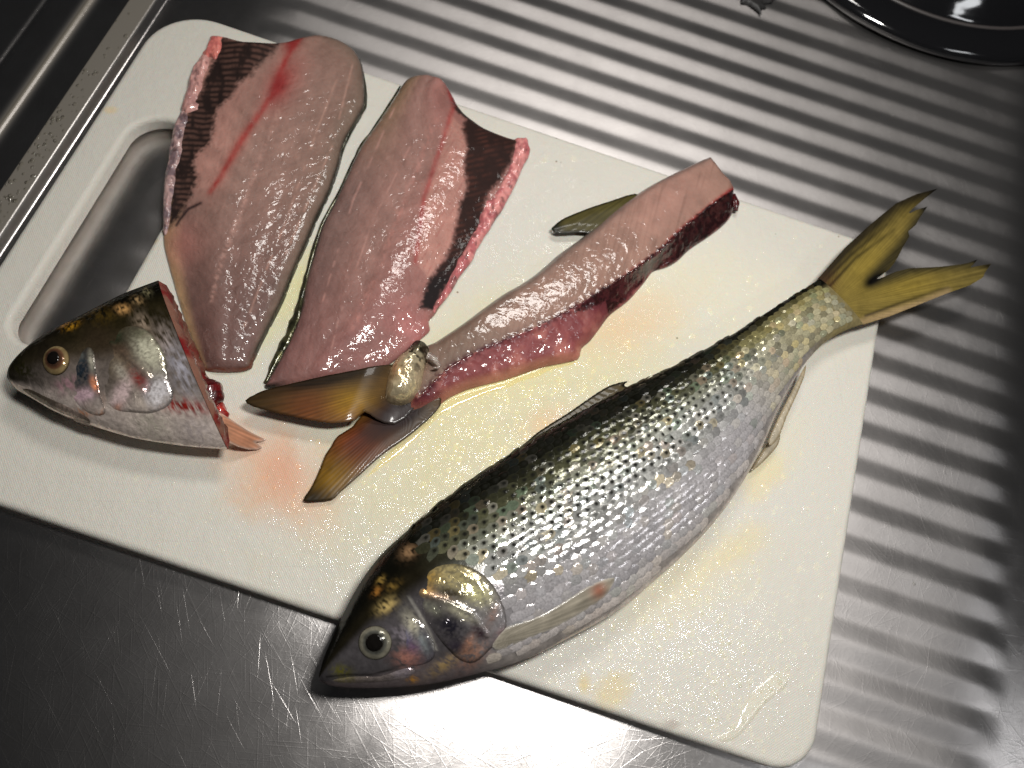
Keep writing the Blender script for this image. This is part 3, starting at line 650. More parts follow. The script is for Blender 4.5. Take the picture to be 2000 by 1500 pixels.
# ------------------------------------------------------------------ fish bodies
def loft(stD, stV, T, mid, na=420, nr=132, ed=0.5, ev=0.72):
    D = np.asarray(stD, float); Vv = np.asarray(stV, float); m = len(D); n = na // (m - 1)
    mz = catmull(np.asarray(mid, float)[:, None], n, False)[:, 0]; Tt = catmull(np.asarray(T, float)[:, None], n, False)[:, 0]
    Dp = catmull(D, n, False); Vp = catmull(Vv, n, False)
    Dw = np.array([px2w([a], z)[0] for a, z in zip(Dp, mz)]); Vw = np.array([px2w([a], z)[0] for a, z in zip(Vp, mz)])
    k = len(Dw); a = np.arange(nr) / nr * 2 * np.pi
    vv = np.cos(a); e = np.where(vv > 0, ed, ev)
    zz = np.sign(np.sin(a)) * (1 - np.clip(vv, -1, 1) ** 2) ** e
    P = (Dw[:, None] + Vw[:, None]) / 2 + (Dw - Vw)[:, None] / 2 * vv[None, :, None]
    Z = mz[:, None] + Tt[:, None] * zz[None]
    V = np.concatenate([P, Z[..., None]], -1)
    idx = np.arange(k * nr).reshape(k, nr); j = np.roll(idx, -1, 1)
    F = np.stack([idx[:-1], idx[1:], j[1:], j[:-1]], -1).reshape(-1, 4)
    S = np.repeat(np.arange(k) / (k - 1), nr); A = np.tile(a, k); VVv = np.tile(vv, k)
    return V.reshape(-1, 3), F, S, VVv, A, dict(Dw=Dw, Vw=Vw, mz=mz, T=Tt, ed=ed, ev=ev, k=k, nr=nr)
def bvh_of(V, F): return BVHTree.FromPolygons([tuple(v) for v in V], [tuple(int(i) for i in f) for f in F])
def surf(bvh, lowz):
    def f(xy):
        out = np.empty(len(xy))
        for i, (x, y) in enumerate(xy):
            h = bvh.ray_cast((x, y, 0.2), (0, 0, -1)); out[i] = h[0].z if h[0] else lowz
        return out
    def face(xy):
        out = np.zeros(len(xy), int)
        for i, (x, y) in enumerate(xy):
            h = bvh.ray_cast((x, y, 0.2), (0, 0, -1)); out[i] = h[2] if h[0] else 0
        return out
    f.face = face
    return f

# ---- whole fish
SD = [(623, 1320), (629, 1296), (641, 1264), (662, 1217), (688, 1165), (716, 1120), (748, 1080), (785, 1046), (825, 1012), (868, 977), (920, 938), (975, 902), (1030, 866), (1085, 834), (1140, 803), (1190, 777), (1237, 753), (1290, 728), (1345, 700), (1400, 670), (1450, 642), (1495, 612), (1535, 587), (1568, 566), (1600, 545)]
SV = [(624, 1330), (642, 1338), (668, 1342), (715, 1344), (770, 1342), (830, 1337), (890, 1326), (945, 1312), (1000, 1297), (1055, 1275), (1110, 1247), (1165, 1218), (1220, 1184), (1275, 1137), (1330, 1088), (1380, 1037), (1422, 985), (1460, 926), (1492, 866), (1518, 805), (1545, 752), (1575, 707), (1612, 668), (1650, 646), (1685, 633)]
TT = [t * 1e-3 for t in (.8, 3, 5, 7, 8.5, 9.8, 10.8, 11.5, 12, 12.4, 12.6, 12.6, 12.4, 12, 11.4, 10.6, 9.8, 8.8, 7.6, 6.4, 5.4, 4.6, 4, 3.2, 1.6)]
MZ = [ZB + 0.0001 + m * 1e-3 for m in (11.5, 11.6, 11.8, 12, 12.2, 12.4, 12.6, 12.6, 12.7, 12.7, 12.7, 12.7, 12.6, 12.4, 12.2, 12, 11.7, 11.4, 11, 10.6, 10.3, 10, 9.8, 9.6, 9.5)]
wf = root('whole_fish', (1150, 1000), ZB, 'whole scaled silver fish with dark dots, head overhanging the board edge', 'fish')
V, F, S, VV, A, LP = loft(SD, SV, TT, MZ)
WP = w2px(V[:, 0], V[:, 1], ZB + 0.012)
def whole_col(p, S, v):
    n = fbm(p[:, 0] / 16, p[:, 1] / 16, 4); nf = fbm(p[:, 0] / 4, p[:, 1] / 4, 3)
    c = np.tile(lin((157, 153, 155)), (len(p), 1))
    c = mixc(c, (112, 112, 106), sst(-0.25, 0.25, v)); c = mixc(c, (58, 57, 44), sst(0.12, 0.45, v)); c = mixc(c, (20, 20, 15), sst(0.46, 0.74, v))
    c = mixc(c, (186, 176, 168), sst(-0.72, -0.95, v) * 0.8)
    c = mixc(c, (156, 142, 100), sst(.86, .94, S) * sst(.8, .5, v))
    hd = 1 - sst(0.27, 0.34, S)                              # the bare head
    h = np.tile(lin((84, 80, 82)), (len(p), 1)); h = mixc(h, (36, 32, 22), sst(0.12, 0.4, v)); h = mixc(h, (20, 19, 14), sst(0.42, 0.7, v))
    h = mixc(h, (128, 116, 116), sst(-0.55, -0.9, v) * 0.8)
    for ctr, r, ax, an, col, k in (((757, 1188), 8, 1.8, -.6, (214, 186, 120), 1), ((738, 1160), 5, 1.6, -.9, (170, 116, 54), .9), ((745, 1140), 4, 1.7, -.9, (196, 160, 84), .9), ((770, 1150), 5, 2, -.6, (150, 120, 60), .8), ((800, 1085), 9, 1.4, -.6, (190, 150, 110), .8),  # head patches: iridescent reflections painted in as fixed colours
            ((805, 1225), 10, 2.2, 1.1, (196, 190, 170), .8), ((795, 1285), 14, 1.3, .1, (176, 122, 108), .7), ((790, 1245), 12, 1.5, .2, (170, 160, 170), .6), ((935, 1270), 14, 2.2, -.7, (190, 134, 104), .8), ((865, 1300), 8, 3, -.6, (190, 160, 110), .7),
            ((805, 1327), 5, 1.5, 0, (220, 160, 80), .9), ((670, 1312), 9, 1.6, .2, (110, 106, 40), .7), ((930, 1075), 24, 1.4, .6, (196, 186, 160), .7), ((880, 1050), 22, 1.4, .2, (120, 96, 96), .6)):
        h = mixc(h, col, np.clip(blob(p, ctr, r * 1.3, ax, an) * k * sst(0.3, 0.6, nf) * 1.4, 0, 1))
    m, a = linemask(p, [(640, 1322), (680, 1318), (730, 1318), (790, 1300)], 2.0); h = mixc(h, (26, 24, 20), m * .8)
    m, a = linemask(p, [(800, 1175), (822, 1210), (840, 1245), (850, 1270)], 2.5); h = mixc(h, (190, 186, 176), m * .6)
    c = c * (1 - hd[:, None]) + h * hd[:, None]
    return c * (0.75 + 0.5 * n)[:, None]
wbody = mesh_obj('body', V, F, M_SKIN, wf, np.clip(whole_col(WP, S, VV), 0, 1))
WB = bvh_of(V, F); wsurf = surf(WB, ZB + 0.012)
ZH = ZB + 0.022

# scales: one mould, laid row by row, free edges towards the tail
def scale_mould():
    n = 8; vs = []; fs = []; dot = []; rim = []
    for i in range(n + 1):
        for j in range(n + 1):
            a = i / n; b = (j / n) * 2 - 1
            wdt = math.sqrt(max(0.0, 1 - max(0, (a - 0.42) / 0.58) ** 2.2)) if a > .42 else 1
            x = (a - 0.5); y = b * 0.5 * max(wdt, 0.10)
            z = 0.125 * a - 0.10 * y * y * 2 - 0.05 * max(0, a - .6) * 2
            vs.append((x, y, z)); rim.append(1.0 if (i == n or j in (0, n)) else 0.0); dot.append(min(1, 1.5 * math.exp(-(((a - .70) / .19) ** 2 + (b / .46) ** 2))))
    for i in range(n):
        for j in range(n): q = i * (n + 1) + j; fs.append((q, q + n + 1, q + n + 2, q + 1))
    return np.array(vs), np.array(fs), np.array(dot), np.array(rim)
def scale_mat(per_object):
    m, nt, b, o = newmat('fish_scale_single' if per_object else 'fish_scale_sheet')
    if per_object:
        tint = nd(nt, 'ShaderNodeAttribute', attribute_name='tint', attribute_type='OBJECT').outputs['Color']
        ds = nd(nt, 'ShaderNodeAttribute', attribute_name='dot', attribute_type='OBJECT').outputs['Fac']
    else:
        tint = colattr(nt); ds = nd(nt, 'ShaderNodeAttribute', attribute_name='Dotk').outputs['Fac']
    dm = nd(nt, 'ShaderNodeAttribute', attribute_name='Dot').outputs['Fac']
    v = nd(nt, 'ShaderNodeNewGeometry').outputs['Position']
    c = mixrgb(nt, 1.0, tint, ramp(nt, noise(nt, v, 1500, 3, 0.6), [(0.3, 0.75), (0.72, 1.25)]), 'MULTIPLY')
    eg = nd(nt, 'ShaderNodeAttribute', attribute_name='Rim').outputs['Fac']
    c = mixrgb(nt, math_(nt, 'MULTIPLY', eg, 0.28), c, (0.05, 0.05, 0.04))
    c = mixrgb(nt, math_(nt, 'MULTIPLY', dm, ds, clamp=True), c, (0.010, 0.010, 0.008))
    nm = bump(nt, noise(nt, v, 1500, 2), 0.00006, 1.0)
    nt.nodes.remove(b)
    sheen(nt, o, c, nm, 0.18, math_(nt, 'SUBTRACT', 0.25, math_(nt, 'MULTIPLY', math_(nt, 'MULTIPLY', dm, ds, None, True), 0.3)), 0.10, 1.5)
    return m
M_SC1, M_SC2 = scale_mat(True), scale_mat(False)
SV0, SF0, SDOT, SRIM = scale_mould()
nr = LP['nr']; k = LP['k']; G = V.reshape(k, nr, 3)
half = nr // 2
ctrln = np.linalg.norm(np.diff(((LP['Dw'] + LP['Vw']) / 2), axis=0), axis=1); cl = np.concatenate([[0], np.cumsum(ctrln)])
sc_list = []
PL, PR = 0.00335, 0.00262
OPW = px2w([(795, 1062), (850, 1098), (905, 1100), (950, 1125), (980, 1165), (994, 1212), (985, 1245), (950, 1285), (925, 1312)], ZH)
ncol = int(cl[-1] / PL)
for ci in range(ncol):
    sm = ci * PL + 0.0
    i0 = int(np.searchsorted(cl, sm)); i0 = min(max(i0, 1), k - 3)
    ring = G[i0, :half + 1]; arc = np.concatenate([[0], np.cumsum(np.linalg.norm(np.diff(ring, axis=0), axis=1))])
    tot = arc[-1]; nrow = max(3, int(round(tot / PR)))
    stw = tot / nrow
    # keep row count even for rows to run on: rows counted from the flank line
    mid_a = tot * 0.5
    for rj in range(-nrow // 2 - 1, nrow // 2 + 2):
        off = 0.5 if rj % 2 else 0.0
        smm = sm + off * PL; i = min(int(np.searchsorted(cl, smm)), k - 3)
        rg = G[i, :half + 1]; ar = np.concatenate([[0], np.cumsum(np.linalg.norm(np.diff(rg, axis=0), axis=1))])
        q = ar[-1] * 0.5 + rj * PR * (0.55 + 0.45 * min(1, ar[-1] / 0.05)) 
        if q < 0.0010 or q > ar[-1] - min(0.0042, .11 * ar[-1]): continue
        jf = np.interp(q, ar, np.arange(half + 1)); j = min(int(jf), half - 1); fj = jf - j
        P0 = rg[j] * (1 - fj) + rg[j + 1] * fj
        tx = G[i + 2, j] - G[i, j] if i + 2 < k else G[i, j] - G[i - 2, j]; ty = rg[j + 1] - rg[j]
        sc_list.append((i / (k - 1), math.cos(jf / nr * 2 * math.pi), P0, tx, ty))
P2 = np.array([q[2][:2] for q in sc_list]); ppx = w2px(P2[:, 0], P2[:, 1], ZH)
gill = np.array([(700, 900), (795, 1052), (850, 1088), (905, 1090), (950, 1112), (988, 1160), (1002, 1212), (992, 1250), (955, 1300), (925, 1360), (500, 1360), (500, 900)], float)
bare = inside(ppx, gill)
PECT = [(985, 1228), (1050, 1205), (1100, 1176), (1145, 1147), (1190, 1130), (1196, 1137), (1178, 1168), (1130, 1200), (1080, 1228), (1020, 1252), (975, 1270), (960, 1258)]
bare |= inside(ppx, catmull(PECT, 3)) & (sdist(ppx, np.array(PECT, float))[0] > 12)
sel = []
for q, (s, v, P0, tx, ty) in enumerate(sc_list):
    if bare[q] or s > 0.997: continue
    x = Vector(tx).normalized(); y = Vector(ty); y = (y - x * y.dot(x)).normalized(); n = x.cross(y)
    if n.z < 0: n = -n; y = -y
    y = n.cross(x)
    toc = Vector((0 - P0[0], 0 - P0[1], CAM_H - P0[2])).normalized()
    sel.append([n.dot(toc), s, v, P0, x, y, n, ppx[q]])
big = sorted(range(len(sel)), key=lambda i: -(sel[i][0] * (0.6 + 0.4 * min(1, (1 - sel[i][1]) * 2.2)) ))
bigset = set(big[:300])
scm = bpy.data.meshes.new('scale'); scm.from_pydata([tuple(a) for a in SV0], [], [tuple(int(i) for i in f) for f in SF0])
a = scm.attributes.new('Dot', 'FLOAT', 'POINT'); a.data.foreach_set('value', SDOT.astype(np.float32))
a = scm.attributes.new('Rim', 'FLOAT', 'POINT'); a.data.foreach_set('value', SRIM.astype(np.float32))
for p in scm.polygons: p.use_smooth = True
scm.materials.append(M_SC1)
org = np.array(wf['org']); bV = []; bF = []; bC = []; bD = []; bK = []
rr = random.Random(5)
def scale_tint(s, v, p):
    r = rr.random(); 
    c = np.array(lin((168, 164, 166)))
    def mx(c, col, t): return c * (1 - t) + np.array(lin(col)) * t
    f = lambda a, b, x: float(sst(a, b, np.array(x)))
    c = mx(c, (172, 172, 168), f(-.45, .0, v)); c = mx(c, (170, 171, 156), f(.05, .4, v)); c = mx(c, (84, 84, 62), f(.22, .55, v)); c = mx(c, (22, 22, 16), f(.52, .78, v))
    c = mx(c, (200, 190, 182), f(-.75, -.95, v))
    c = mx(c, (188, 176, 118), f(.72, .9, s) * .6 * (1 - f(.6, .9, v)))
    pal = ((196, 172, 112), (116, 146, 122), (196, 190, 180), (176, 150, 134), (112, 128, 132), (90, 90, 92))
    g = 0.75 if v > -.35 else .35
    if r < .45: c = mx(c, pal[int(r / .45 * 5.99)], g * rr.uniform(.1, .6) * (1 - .85 * f(.5, .8, v)))
    if s > .74 and rr.random() < (s - .7) * 3.4 and v < .6:
        c = mx(c, ((206, 186, 120), (92, 112, 96), (40, 40, 34), (190, 160, 134), (220, 210, 176), (110, 120, 104), (70, 64, 50))[rr.randrange(7)], rr.uniform(.15, .5))
    return np.clip(c * (rr.uniform(.6, 1.15) if v > -.3 else rr.uniform(.88, 1.1)), 0, 1)
for i, (fc, s, v, P0, x, y, n, pp) in enumerate(sel):
    sz = 1.0 if s < .6 else 1 - .35 * (s - .6) / .4
    sx, sy = 0.0047 * sz, 0.0035 * sz
    R = Matrix((x, y, n)).transposed()
    jt = .8 if v > -.2 else .6
    R = R @ Matrix.Rotation(rr.gauss(0, .08) * jt, 3, 'Y') @ Matrix.Rotation(rr.gauss(0, .09) * jt, 3, 'X') @ Matrix.Rotation(rr.gauss(0, .08), 3, 'Z')
    t = scale_tint(s, v, pp)
    dk = float(sst(-.28, .05, np.array(v))) * (1.0 if rr.random() < .93 else .4) * float(1 - .75 * sst(.68, .9, np.array(s)))
    loc = Vector(P0) - Vector(org) + n * 0.00008
    if i in bigset:
        o = bpy.data.objects.new('scale', scm); COL.objects.link(o); o.parent = wf
        mm = R.to_4x4() @ Matrix.Diagonal((sx, sy, sx, 1)); mm.translation = loc; o.matrix_local = mm
        o['tint'] = [float(q) for q in t]; o['dot'] = dk
    else:
        Rm = np.array(R) @ np.diag((sx, sy, sx))
        b0 = sum(len(q) for q in bV); vv = SV0 @ Rm.T + np.array(loc) + org
        bV.append(vv); bF.append(SF0 + b0); bC.append(np.tile(t, (len(SV0), 1))); bD.append(SDOT); bK.append(np.full(len(SV0), dk))
sc_o = mesh_obj('scale_cover', np.concatenate(bV), np.concatenate(bF), M_SC2, wf, np.concatenate(bC), True, {'Dot': np.concatenate(bD), 'Dotk': np.concatenate(bK), 'Rim': np.tile(SRIM, len(bV))})
tag(sc_o, kind='stuff')

# head plates, eye, fins of the whole fish
def plate(name, poly, parent, sfun, thick, colf, mat, z=ZH, step=0.0003, wid=0.0022, ridges=None, lowz=0.0, rise=None, skin=None):
    def hf(p, sd, xy):
        up = 1.0 if rise is None else sst(rise[0], rise[1], p @ np.array(rise[2]))
        h = up * 0.8 * thick * dome(sd, wid, .6) + 0.0004 * (fbm(p[:, 0] / 22, p[:, 1] / 22, 3) - 0.5) * sst(0, .003, sd) + 0.00012 * (fbm(p[:, 0] / 9, p[:, 1] / 9, 3) - 0.5) * sst(0, .001, sd)
        if ridges:
            for ln, wd, am in ridges: m, _ = linemask(p, ln, wd); h = h + am * m * sst(0, .0015, sd)
        return h - 0.0002
    def cc(p, sd, xy, h):
        if rise is None: return np.clip(colf(p, sd), 0, 1)
        vi = skin[1][sfun.face(xy)][:, 0]
        c = np.clip(colf(p, sd, skin[0](p, skin[2][vi], skin[3][vi])), 0, 1)
        e = (1 - sst(0.0002, 0.0010, sd)) * sst(rise[0] + 20, rise[1], p @ np.array(rise[2]))  # shade along the plate's rear edge, painted into its colour
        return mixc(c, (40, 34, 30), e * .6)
    return patch(name, poly, z, step, hf, mat, parent, cc, 3, None, False, None, sfun)
def blobs(p, base, lst, under=None):
    nf = fbm(p[:, 0] / 4 + 3, p[:, 1] / 4, 3); n = fbm(p[:, 0] / 14, p[:, 1] / 14, 3)
    c = np.tile(lin(base), (len(p), 1)) if under is None else under * 0.8 + 0.2 * lin(base)[None]
    for ctr, r, ax, an, col, k in lst: c = mixc(c, col, np.clip(blob(p, ctr, r, ax, an) * k * (0.5 + sst(0.3, 0.6, nf) * 0.7), 0, 1))
    return c * (0.7 + 0.6 * n)[:, None] if under is None else c * (0.88 + 0.24 * n)[:, None]
OPW_ = [(812, 1130), (850, 1107), (900, 1104), (945, 1126), (975, 1166), (990, 1212), (985, 1240), (960, 1268), (930, 1294), (900, 1290), (872, 1266), (850, 1240), (830, 1214), (812, 1180), (803, 1152)]
plate('gill_cover', OPW_, wf, wsurf, 0.0013, lambda p, sd, un: blobs(p, (92, 86, 82), (  # brassy highlight and pale glossy streaks painted among the plate's own colours
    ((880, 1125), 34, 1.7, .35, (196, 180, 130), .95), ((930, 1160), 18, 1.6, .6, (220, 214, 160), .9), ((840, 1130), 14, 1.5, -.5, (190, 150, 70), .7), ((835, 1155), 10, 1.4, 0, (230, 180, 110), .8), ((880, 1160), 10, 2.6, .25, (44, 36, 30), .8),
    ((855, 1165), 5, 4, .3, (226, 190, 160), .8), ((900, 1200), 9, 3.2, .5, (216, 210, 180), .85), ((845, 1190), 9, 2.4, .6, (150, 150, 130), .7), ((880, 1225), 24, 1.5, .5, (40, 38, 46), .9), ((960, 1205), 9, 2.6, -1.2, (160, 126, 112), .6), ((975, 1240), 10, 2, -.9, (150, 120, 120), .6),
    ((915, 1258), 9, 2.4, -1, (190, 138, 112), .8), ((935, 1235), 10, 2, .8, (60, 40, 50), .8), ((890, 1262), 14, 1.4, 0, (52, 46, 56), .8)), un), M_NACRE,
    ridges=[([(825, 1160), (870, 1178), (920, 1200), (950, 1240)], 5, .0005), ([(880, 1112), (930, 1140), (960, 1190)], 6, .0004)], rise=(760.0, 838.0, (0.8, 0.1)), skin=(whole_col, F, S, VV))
plate('cheek_plate', [(764, 1222), (795, 1203), (822, 1212), (842, 1240), (852, 1268), (845, 1290), (815, 1302), (782, 1298), (758, 1285), (772, 1262), (776, 1240)], wf, wsurf, 0.0007, lambda p, sd, un: blobs(p, (88, 90, 112), (  # pink and pale iridescent reflections painted into the plate colour
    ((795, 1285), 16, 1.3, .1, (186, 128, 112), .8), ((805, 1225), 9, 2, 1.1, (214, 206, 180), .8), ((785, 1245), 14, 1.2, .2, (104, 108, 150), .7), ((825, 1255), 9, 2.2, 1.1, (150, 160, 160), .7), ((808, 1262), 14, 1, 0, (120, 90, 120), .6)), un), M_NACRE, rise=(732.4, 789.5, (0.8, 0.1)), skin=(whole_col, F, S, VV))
plate('jaw', [(645, 1327), (690, 1320), (740, 1320), (790, 1304), (812, 1308), (800, 1322), (760, 1332), (700, 1335), (655, 1334)], wf, wsurf, 0.0009, lambda p, sd: blobs(p, (120, 110, 106), (((670, 1326), 12, 2, 0, (120, 112, 60), .6), ((790, 1312), 12, 2, -.3, (150, 140, 150), .7))), M_NACRE)
def circle(c, r, n=20, sq=1.0): return [(c[0] + r * math.cos(i / n * 2 * math.pi), c[1] + r * sq * math.sin(i / n * 2 * math.pi)) for i in range(n)]
def eye(parent, sfun, c, r, rp, iris, rim, z=ZH, dz=0.0030):
    def ce(p, sd):
        d = np.hypot(p[:, 0] - c[0], p[:, 1] - c[1]) / r
        col = np.tile(lin(iris), (len(p), 1)); col = mixc(col, rim, sst(.62, .78, d)); col = mixc(col, (34, 30, 24), sst(.9, .98, d)); col = mixc(col, (40, 34, 28), sst(.62, .5, d) * .6)
        n = fbm(np.arctan2(p[:, 1] - c[1], p[:, 0] - c[0]) * 3, d * 3, 3); return col * (.65 + .7 * n)[:, None]
    e = plate('eye', circle(c, r), parent, sfun, dz, ce, M_EYE, z, 0.00022, r * .00018)
    p_ = plate('pupil', circle(c, rp, 16), parent, lambda xy: sfun(xy) + dz * .76, 0.0006, lambda p, sd: np.tile(lin((20, 18, 16)), (len(p), 1)), M_EYE, z, 0.00022, 0.0016)
    p_.parent = e
eye(wf, wsurf, (732, 1255), 34, 17, (82, 82, 76), (124, 120, 106))
def cpec(p, sd, xy):
    c = np.tile(lin((168, 160, 144)), (len(p), 1)); c = mixc(c, (180, 110, 84), blob(p, (1165, 1155), 15) * .8); return mixc(c, (206, 200, 190), (1 - sst(.0001, .0008, sd)) * .6)
finpatch('pectoral_fin', PECT, ZH - .004, wf, (950, 1260), cpec, .0008, 60, .0003, False, 3, lambda xy: wsurf(xy) + .0004)
def cdor(p, sd, xy):
    c = np.tile(lin((84, 72, 44)), (len(p), 1)); return mixc(c, (22, 20, 14), 1 - sst(.0002, .0011, sd))
finpatch('dorsal_fin', [(1010, 884), (1050, 844), (1110, 806), (1150, 778), (1190, 753), (1228, 744), (1217, 753), (1233, 760), (1210, 782), (1140, 822), (1080, 855)], ZB + .0135, wf, (1000, 700), cdor, .0007, 50)
def cvent(p, sd, xy):
    c = np.tile(lin((196, 186, 166)), (len(p), 1)); return mixc(c, (168, 152, 122), 1 - sst(.0002, .001, sd))
finpatch('anal_fin', [(1500, 862), (1528, 800), (1558, 742), (1574, 712), (1570, 738), (1550, 785), (1536, 815), (1524, 848), (1510, 868)], ZB + .008, wf, (1500, 700), cvent, .0007, 50)
finpatch('pelvic_fin', [(1468, 918), (1490, 880), (1508, 852), (1518, 844), (1524, 850), (1519, 870), (1500, 893), (1480, 912)], ZB + .004, wf, (1540, 820), cvent, .0009, 30)
WT = [(1578, 570), (1600, 541), (1650, 484), (1700, 438), (1750, 397), (1790, 379), (1832, 368), (1806, 388), (1782, 408), (1770, 420), (1790, 410), (1812, 403), (1797, 424), (1788, 440), (1774, 452), (1776, 462), (1764, 482), (1757, 496), (1748, 512), (1736, 527), (1718, 540), (1702, 549), (1722, 542), (1748, 531), (1775, 524), (1835, 521), (1878, 516), (1892, 513), (1910, 506), (1901, 517), (1893, 523), (1912, 519), (1936, 515), (1924, 532), (1920, 542), (1895, 557), (1850, 573), (1790, 597), (1740, 617), (1690, 633), (1668, 636), (1650, 612)]
def cwt(p, sd, xy):
    u, v = p[:, 0], p[:, 1]; c = np.tile(lin((140, 122, 62)), (len(p), 1))
    c = mixc(c, (162, 140, 62), np.clip(blob(p, (1690, 520), 34, 1.8, -.85) + blob(p, (1770, 560), 22, 3, -.2), 0, 1) * .8)
    c = mixc(c, (112, 100, 60), sst(1790, 1930, u) * .4)
    for q in ([(1600, 560), (1660, 500), (1730, 440)], [(1590, 562), (1650, 495), (1720, 432)], [(1690, 618), (1760, 592), (1850, 562)], [(1610, 570), (1670, 505), (1745, 450)]):
        m, a = linemask(p, q, 3.5); c = mixc(c, (30, 26, 16), m * .9 * (1 - a * .6))
    c = mixc(c, (40, 34, 24), sst(36, 0, seg_dist(p, np.array([(1590, 550), (1650, 484), (1750, 397), (1832, 368)], float), False)[0]) * .95)
    c = mixc(c, (186, 160, 120), sst(16, 0, seg_dist(p, np.array([(1668, 636), (1790, 597), (1850, 573)], float), False)[0]) * .8)
    c = mixc(c, (44, 42, 34), sst(26, 2, seg_dist(p, np.array([(1812, 403), (1764, 482), (1702, 549), (1775, 524), (1910, 506)], float), False)[0]) * .85)
    c = mixc(c, (20, 18, 16), np.clip(blob(p, (1826, 371), 10, 1.6, -.4) + blob(p, (1806, 407), 8) + blob(p, (1930, 518), 10, 1.6, -.2) + blob(p, (1906, 509), 7), 0, 1) * .9)
    c = mixc(c, (96, 60, 36), np.clip(blob(p, (1600, 570), 20, 2, -.8), 0, 1) * .7)
    return mixc(c, (14, 12, 8), np.clip(1.3 * blob(p, (1708, 546), 8, 3.0, -.6), 0, 1))
finpatch('tail_fin', WT, ZB + .0095, wf, (1610, 605), cwt, .0005, 110, .00025, True, 0)

# ---- severed head
HD = [(15, 733), (25, 712), (50, 686), (85, 660), (125, 638), (165, 618), (205, 597), (245, 577), (280, 563), (312, 551)]
HV = [(16, 741), (32, 760), (66, 780), (106, 803), (152, 821), (206, 840), (264, 856), (330, 867), (390, 874), (444, 877)]
HT = [t * 1e-3 for t in (.8, 3.4, 5.8, 7.8, 9.2, 10.2, 11, 11.6, 11.9, 12)]
fh = root('fish_head_offcut', (200, 740), ZB, 'cut-off fish head with a gold-rimmed eye beside the hand slot of the board', 'fish head')
V2, F2, S2, VV2, A2, LP2 = loft(HD, HV, HT, [ZB + 0.0122] * 10, 260, 120)
P2_ = w2px(V2[:, 0], V2[:, 1], ZB + .012)
def head_col(p, S, v):
    n = fbm(p[:, 0] / 16 + 5, p[:, 1] / 16, 4); nf = fbm(p[:, 0] / 4 + 7, p[:, 1] / 4, 3)
    c = np.tile(lin((128, 117, 110)), (len(p), 1)); c = mixc(c, (72, 62, 46), sst(-.15, .2, v)); c = mixc(c, (44, 38, 20), sst(.14, .46, v)); c = mixc(c, (18, 16, 9), sst(.5, .78, v))
    c = mixc(c, (214, 198, 188), sst(-.4, -.7, v)); c = mixc(c, (34, 30, 20), (1 - sst(.14, .42, S)) * sst(-.75, -.4, v) * .95); c = mixc(c, (30, 27, 18), sst(.14, .03, S) * .85); c = mixc(c, (40, 34, 26), np.clip(blob(p, (112, 706), 44), 0, 1) * .8)
    c = mixc(c, (66, 54, 40), np.clip(blob(p, (215, 690), 30, 1.4, .9), 0, 1) * .8)
    for ctr, r, ax, an, col, k in (((157, 655), 6, 1.8, -.4, (206, 150, 40), 1.2), ((140, 648), 5, 1.8, -.4, (150, 104, 34), 1), ((220, 640), 14, 1.4, 0, (84, 66, 26), .8), ((195, 625), 10, 2, -.4, (70, 54, 24), .8), ((257, 626), 7, 1.5, .3, (230, 176, 110), 1.2), ((284, 608), 6, 1.5, .5, (206, 170, 120), 1), ((300, 590), 6, 1.5, .9, (170, 160, 120), .8), ((300, 660), 12, 1.6, 1, (170, 150, 130), .7), ((345, 695), 14, 2, 1.2, (176, 160, 150), .8),  # skin marks, with pink highlights painted in among them
            ((372, 745), 16, 2.4, 1.2, (190, 186, 196), .8), ((150, 770), 10, 2, -.3, (196, 150, 160), .7), ((180, 810), 8, 3.4, -.35, (216, 150, 110), .8), ((310, 840), 22, 1.5, .1, (206, 196, 180), .7), ((390, 850), 20, 1.5, .2, (200, 186, 182), .7), ((60, 735), 14, 2, .5, (40, 38, 16), .8), ((372, 810), 9, 4, .12, (150, 40, 34), 1.2)):
        c = mixc(c, col, np.clip(blob(p, ctr, r * 1.2, ax, an) * k * sst(.3, .6, nf) * 1.4, 0, 1))
    return c * (.72 + .56 * n)[:, None]
mesh_obj('head_skin', V2, F2, M_NACRE, fh, np.clip(head_col(P2_, S2, VV2), 0, 1))
HB = bvh_of(V2, F2); hsurf = surf(HB, ZB + .011)
# cut face closing the head
nr2 = LP2['nr']; ring = V2[-nr2:]; cen = ring.mean(0); rings = [ring + (0.0002, 0, 0)]
ax_ = np.array([ (LP2['Dw'][-1] - LP2['Vw'][-1])[1], -(LP2['Dw'][-1] - LP2['Vw'][-1])[0], 0]); ax_ /= np.linalg.norm(ax_)
for f, d in ((.93, .0012), (.8, .0020), (.6, .0004), (.4, -.002), (.2, -.003), (.02, -.003)):
    rn = cen + (ring - cen) * f + ax_ * (d + .0010 * (RS.rand(nr2, 1) - .5)); rings.append(rn)
CV = np.concatenate(rings); ci = np.arange(len(CV)).reshape(len(rings), nr2); cj = np.roll(ci, -1, 1)
CF = np.stack([ci[:-1], ci[1:], cj[1:], cj[:-1]], -1).reshape(-1, 4)
cn = fbm(CV[:, 1] / .003, CV[:, 2] / .003, 3); cc = mixc(np.tile(lin((120, 84, 70)), (len(CV), 1)), (110, 22, 24), sst(.42, .6, cn))
mesh_obj('cut_flesh', CV, CF, M_BLOOD, fh, cc)
ZHH = ZB + .021
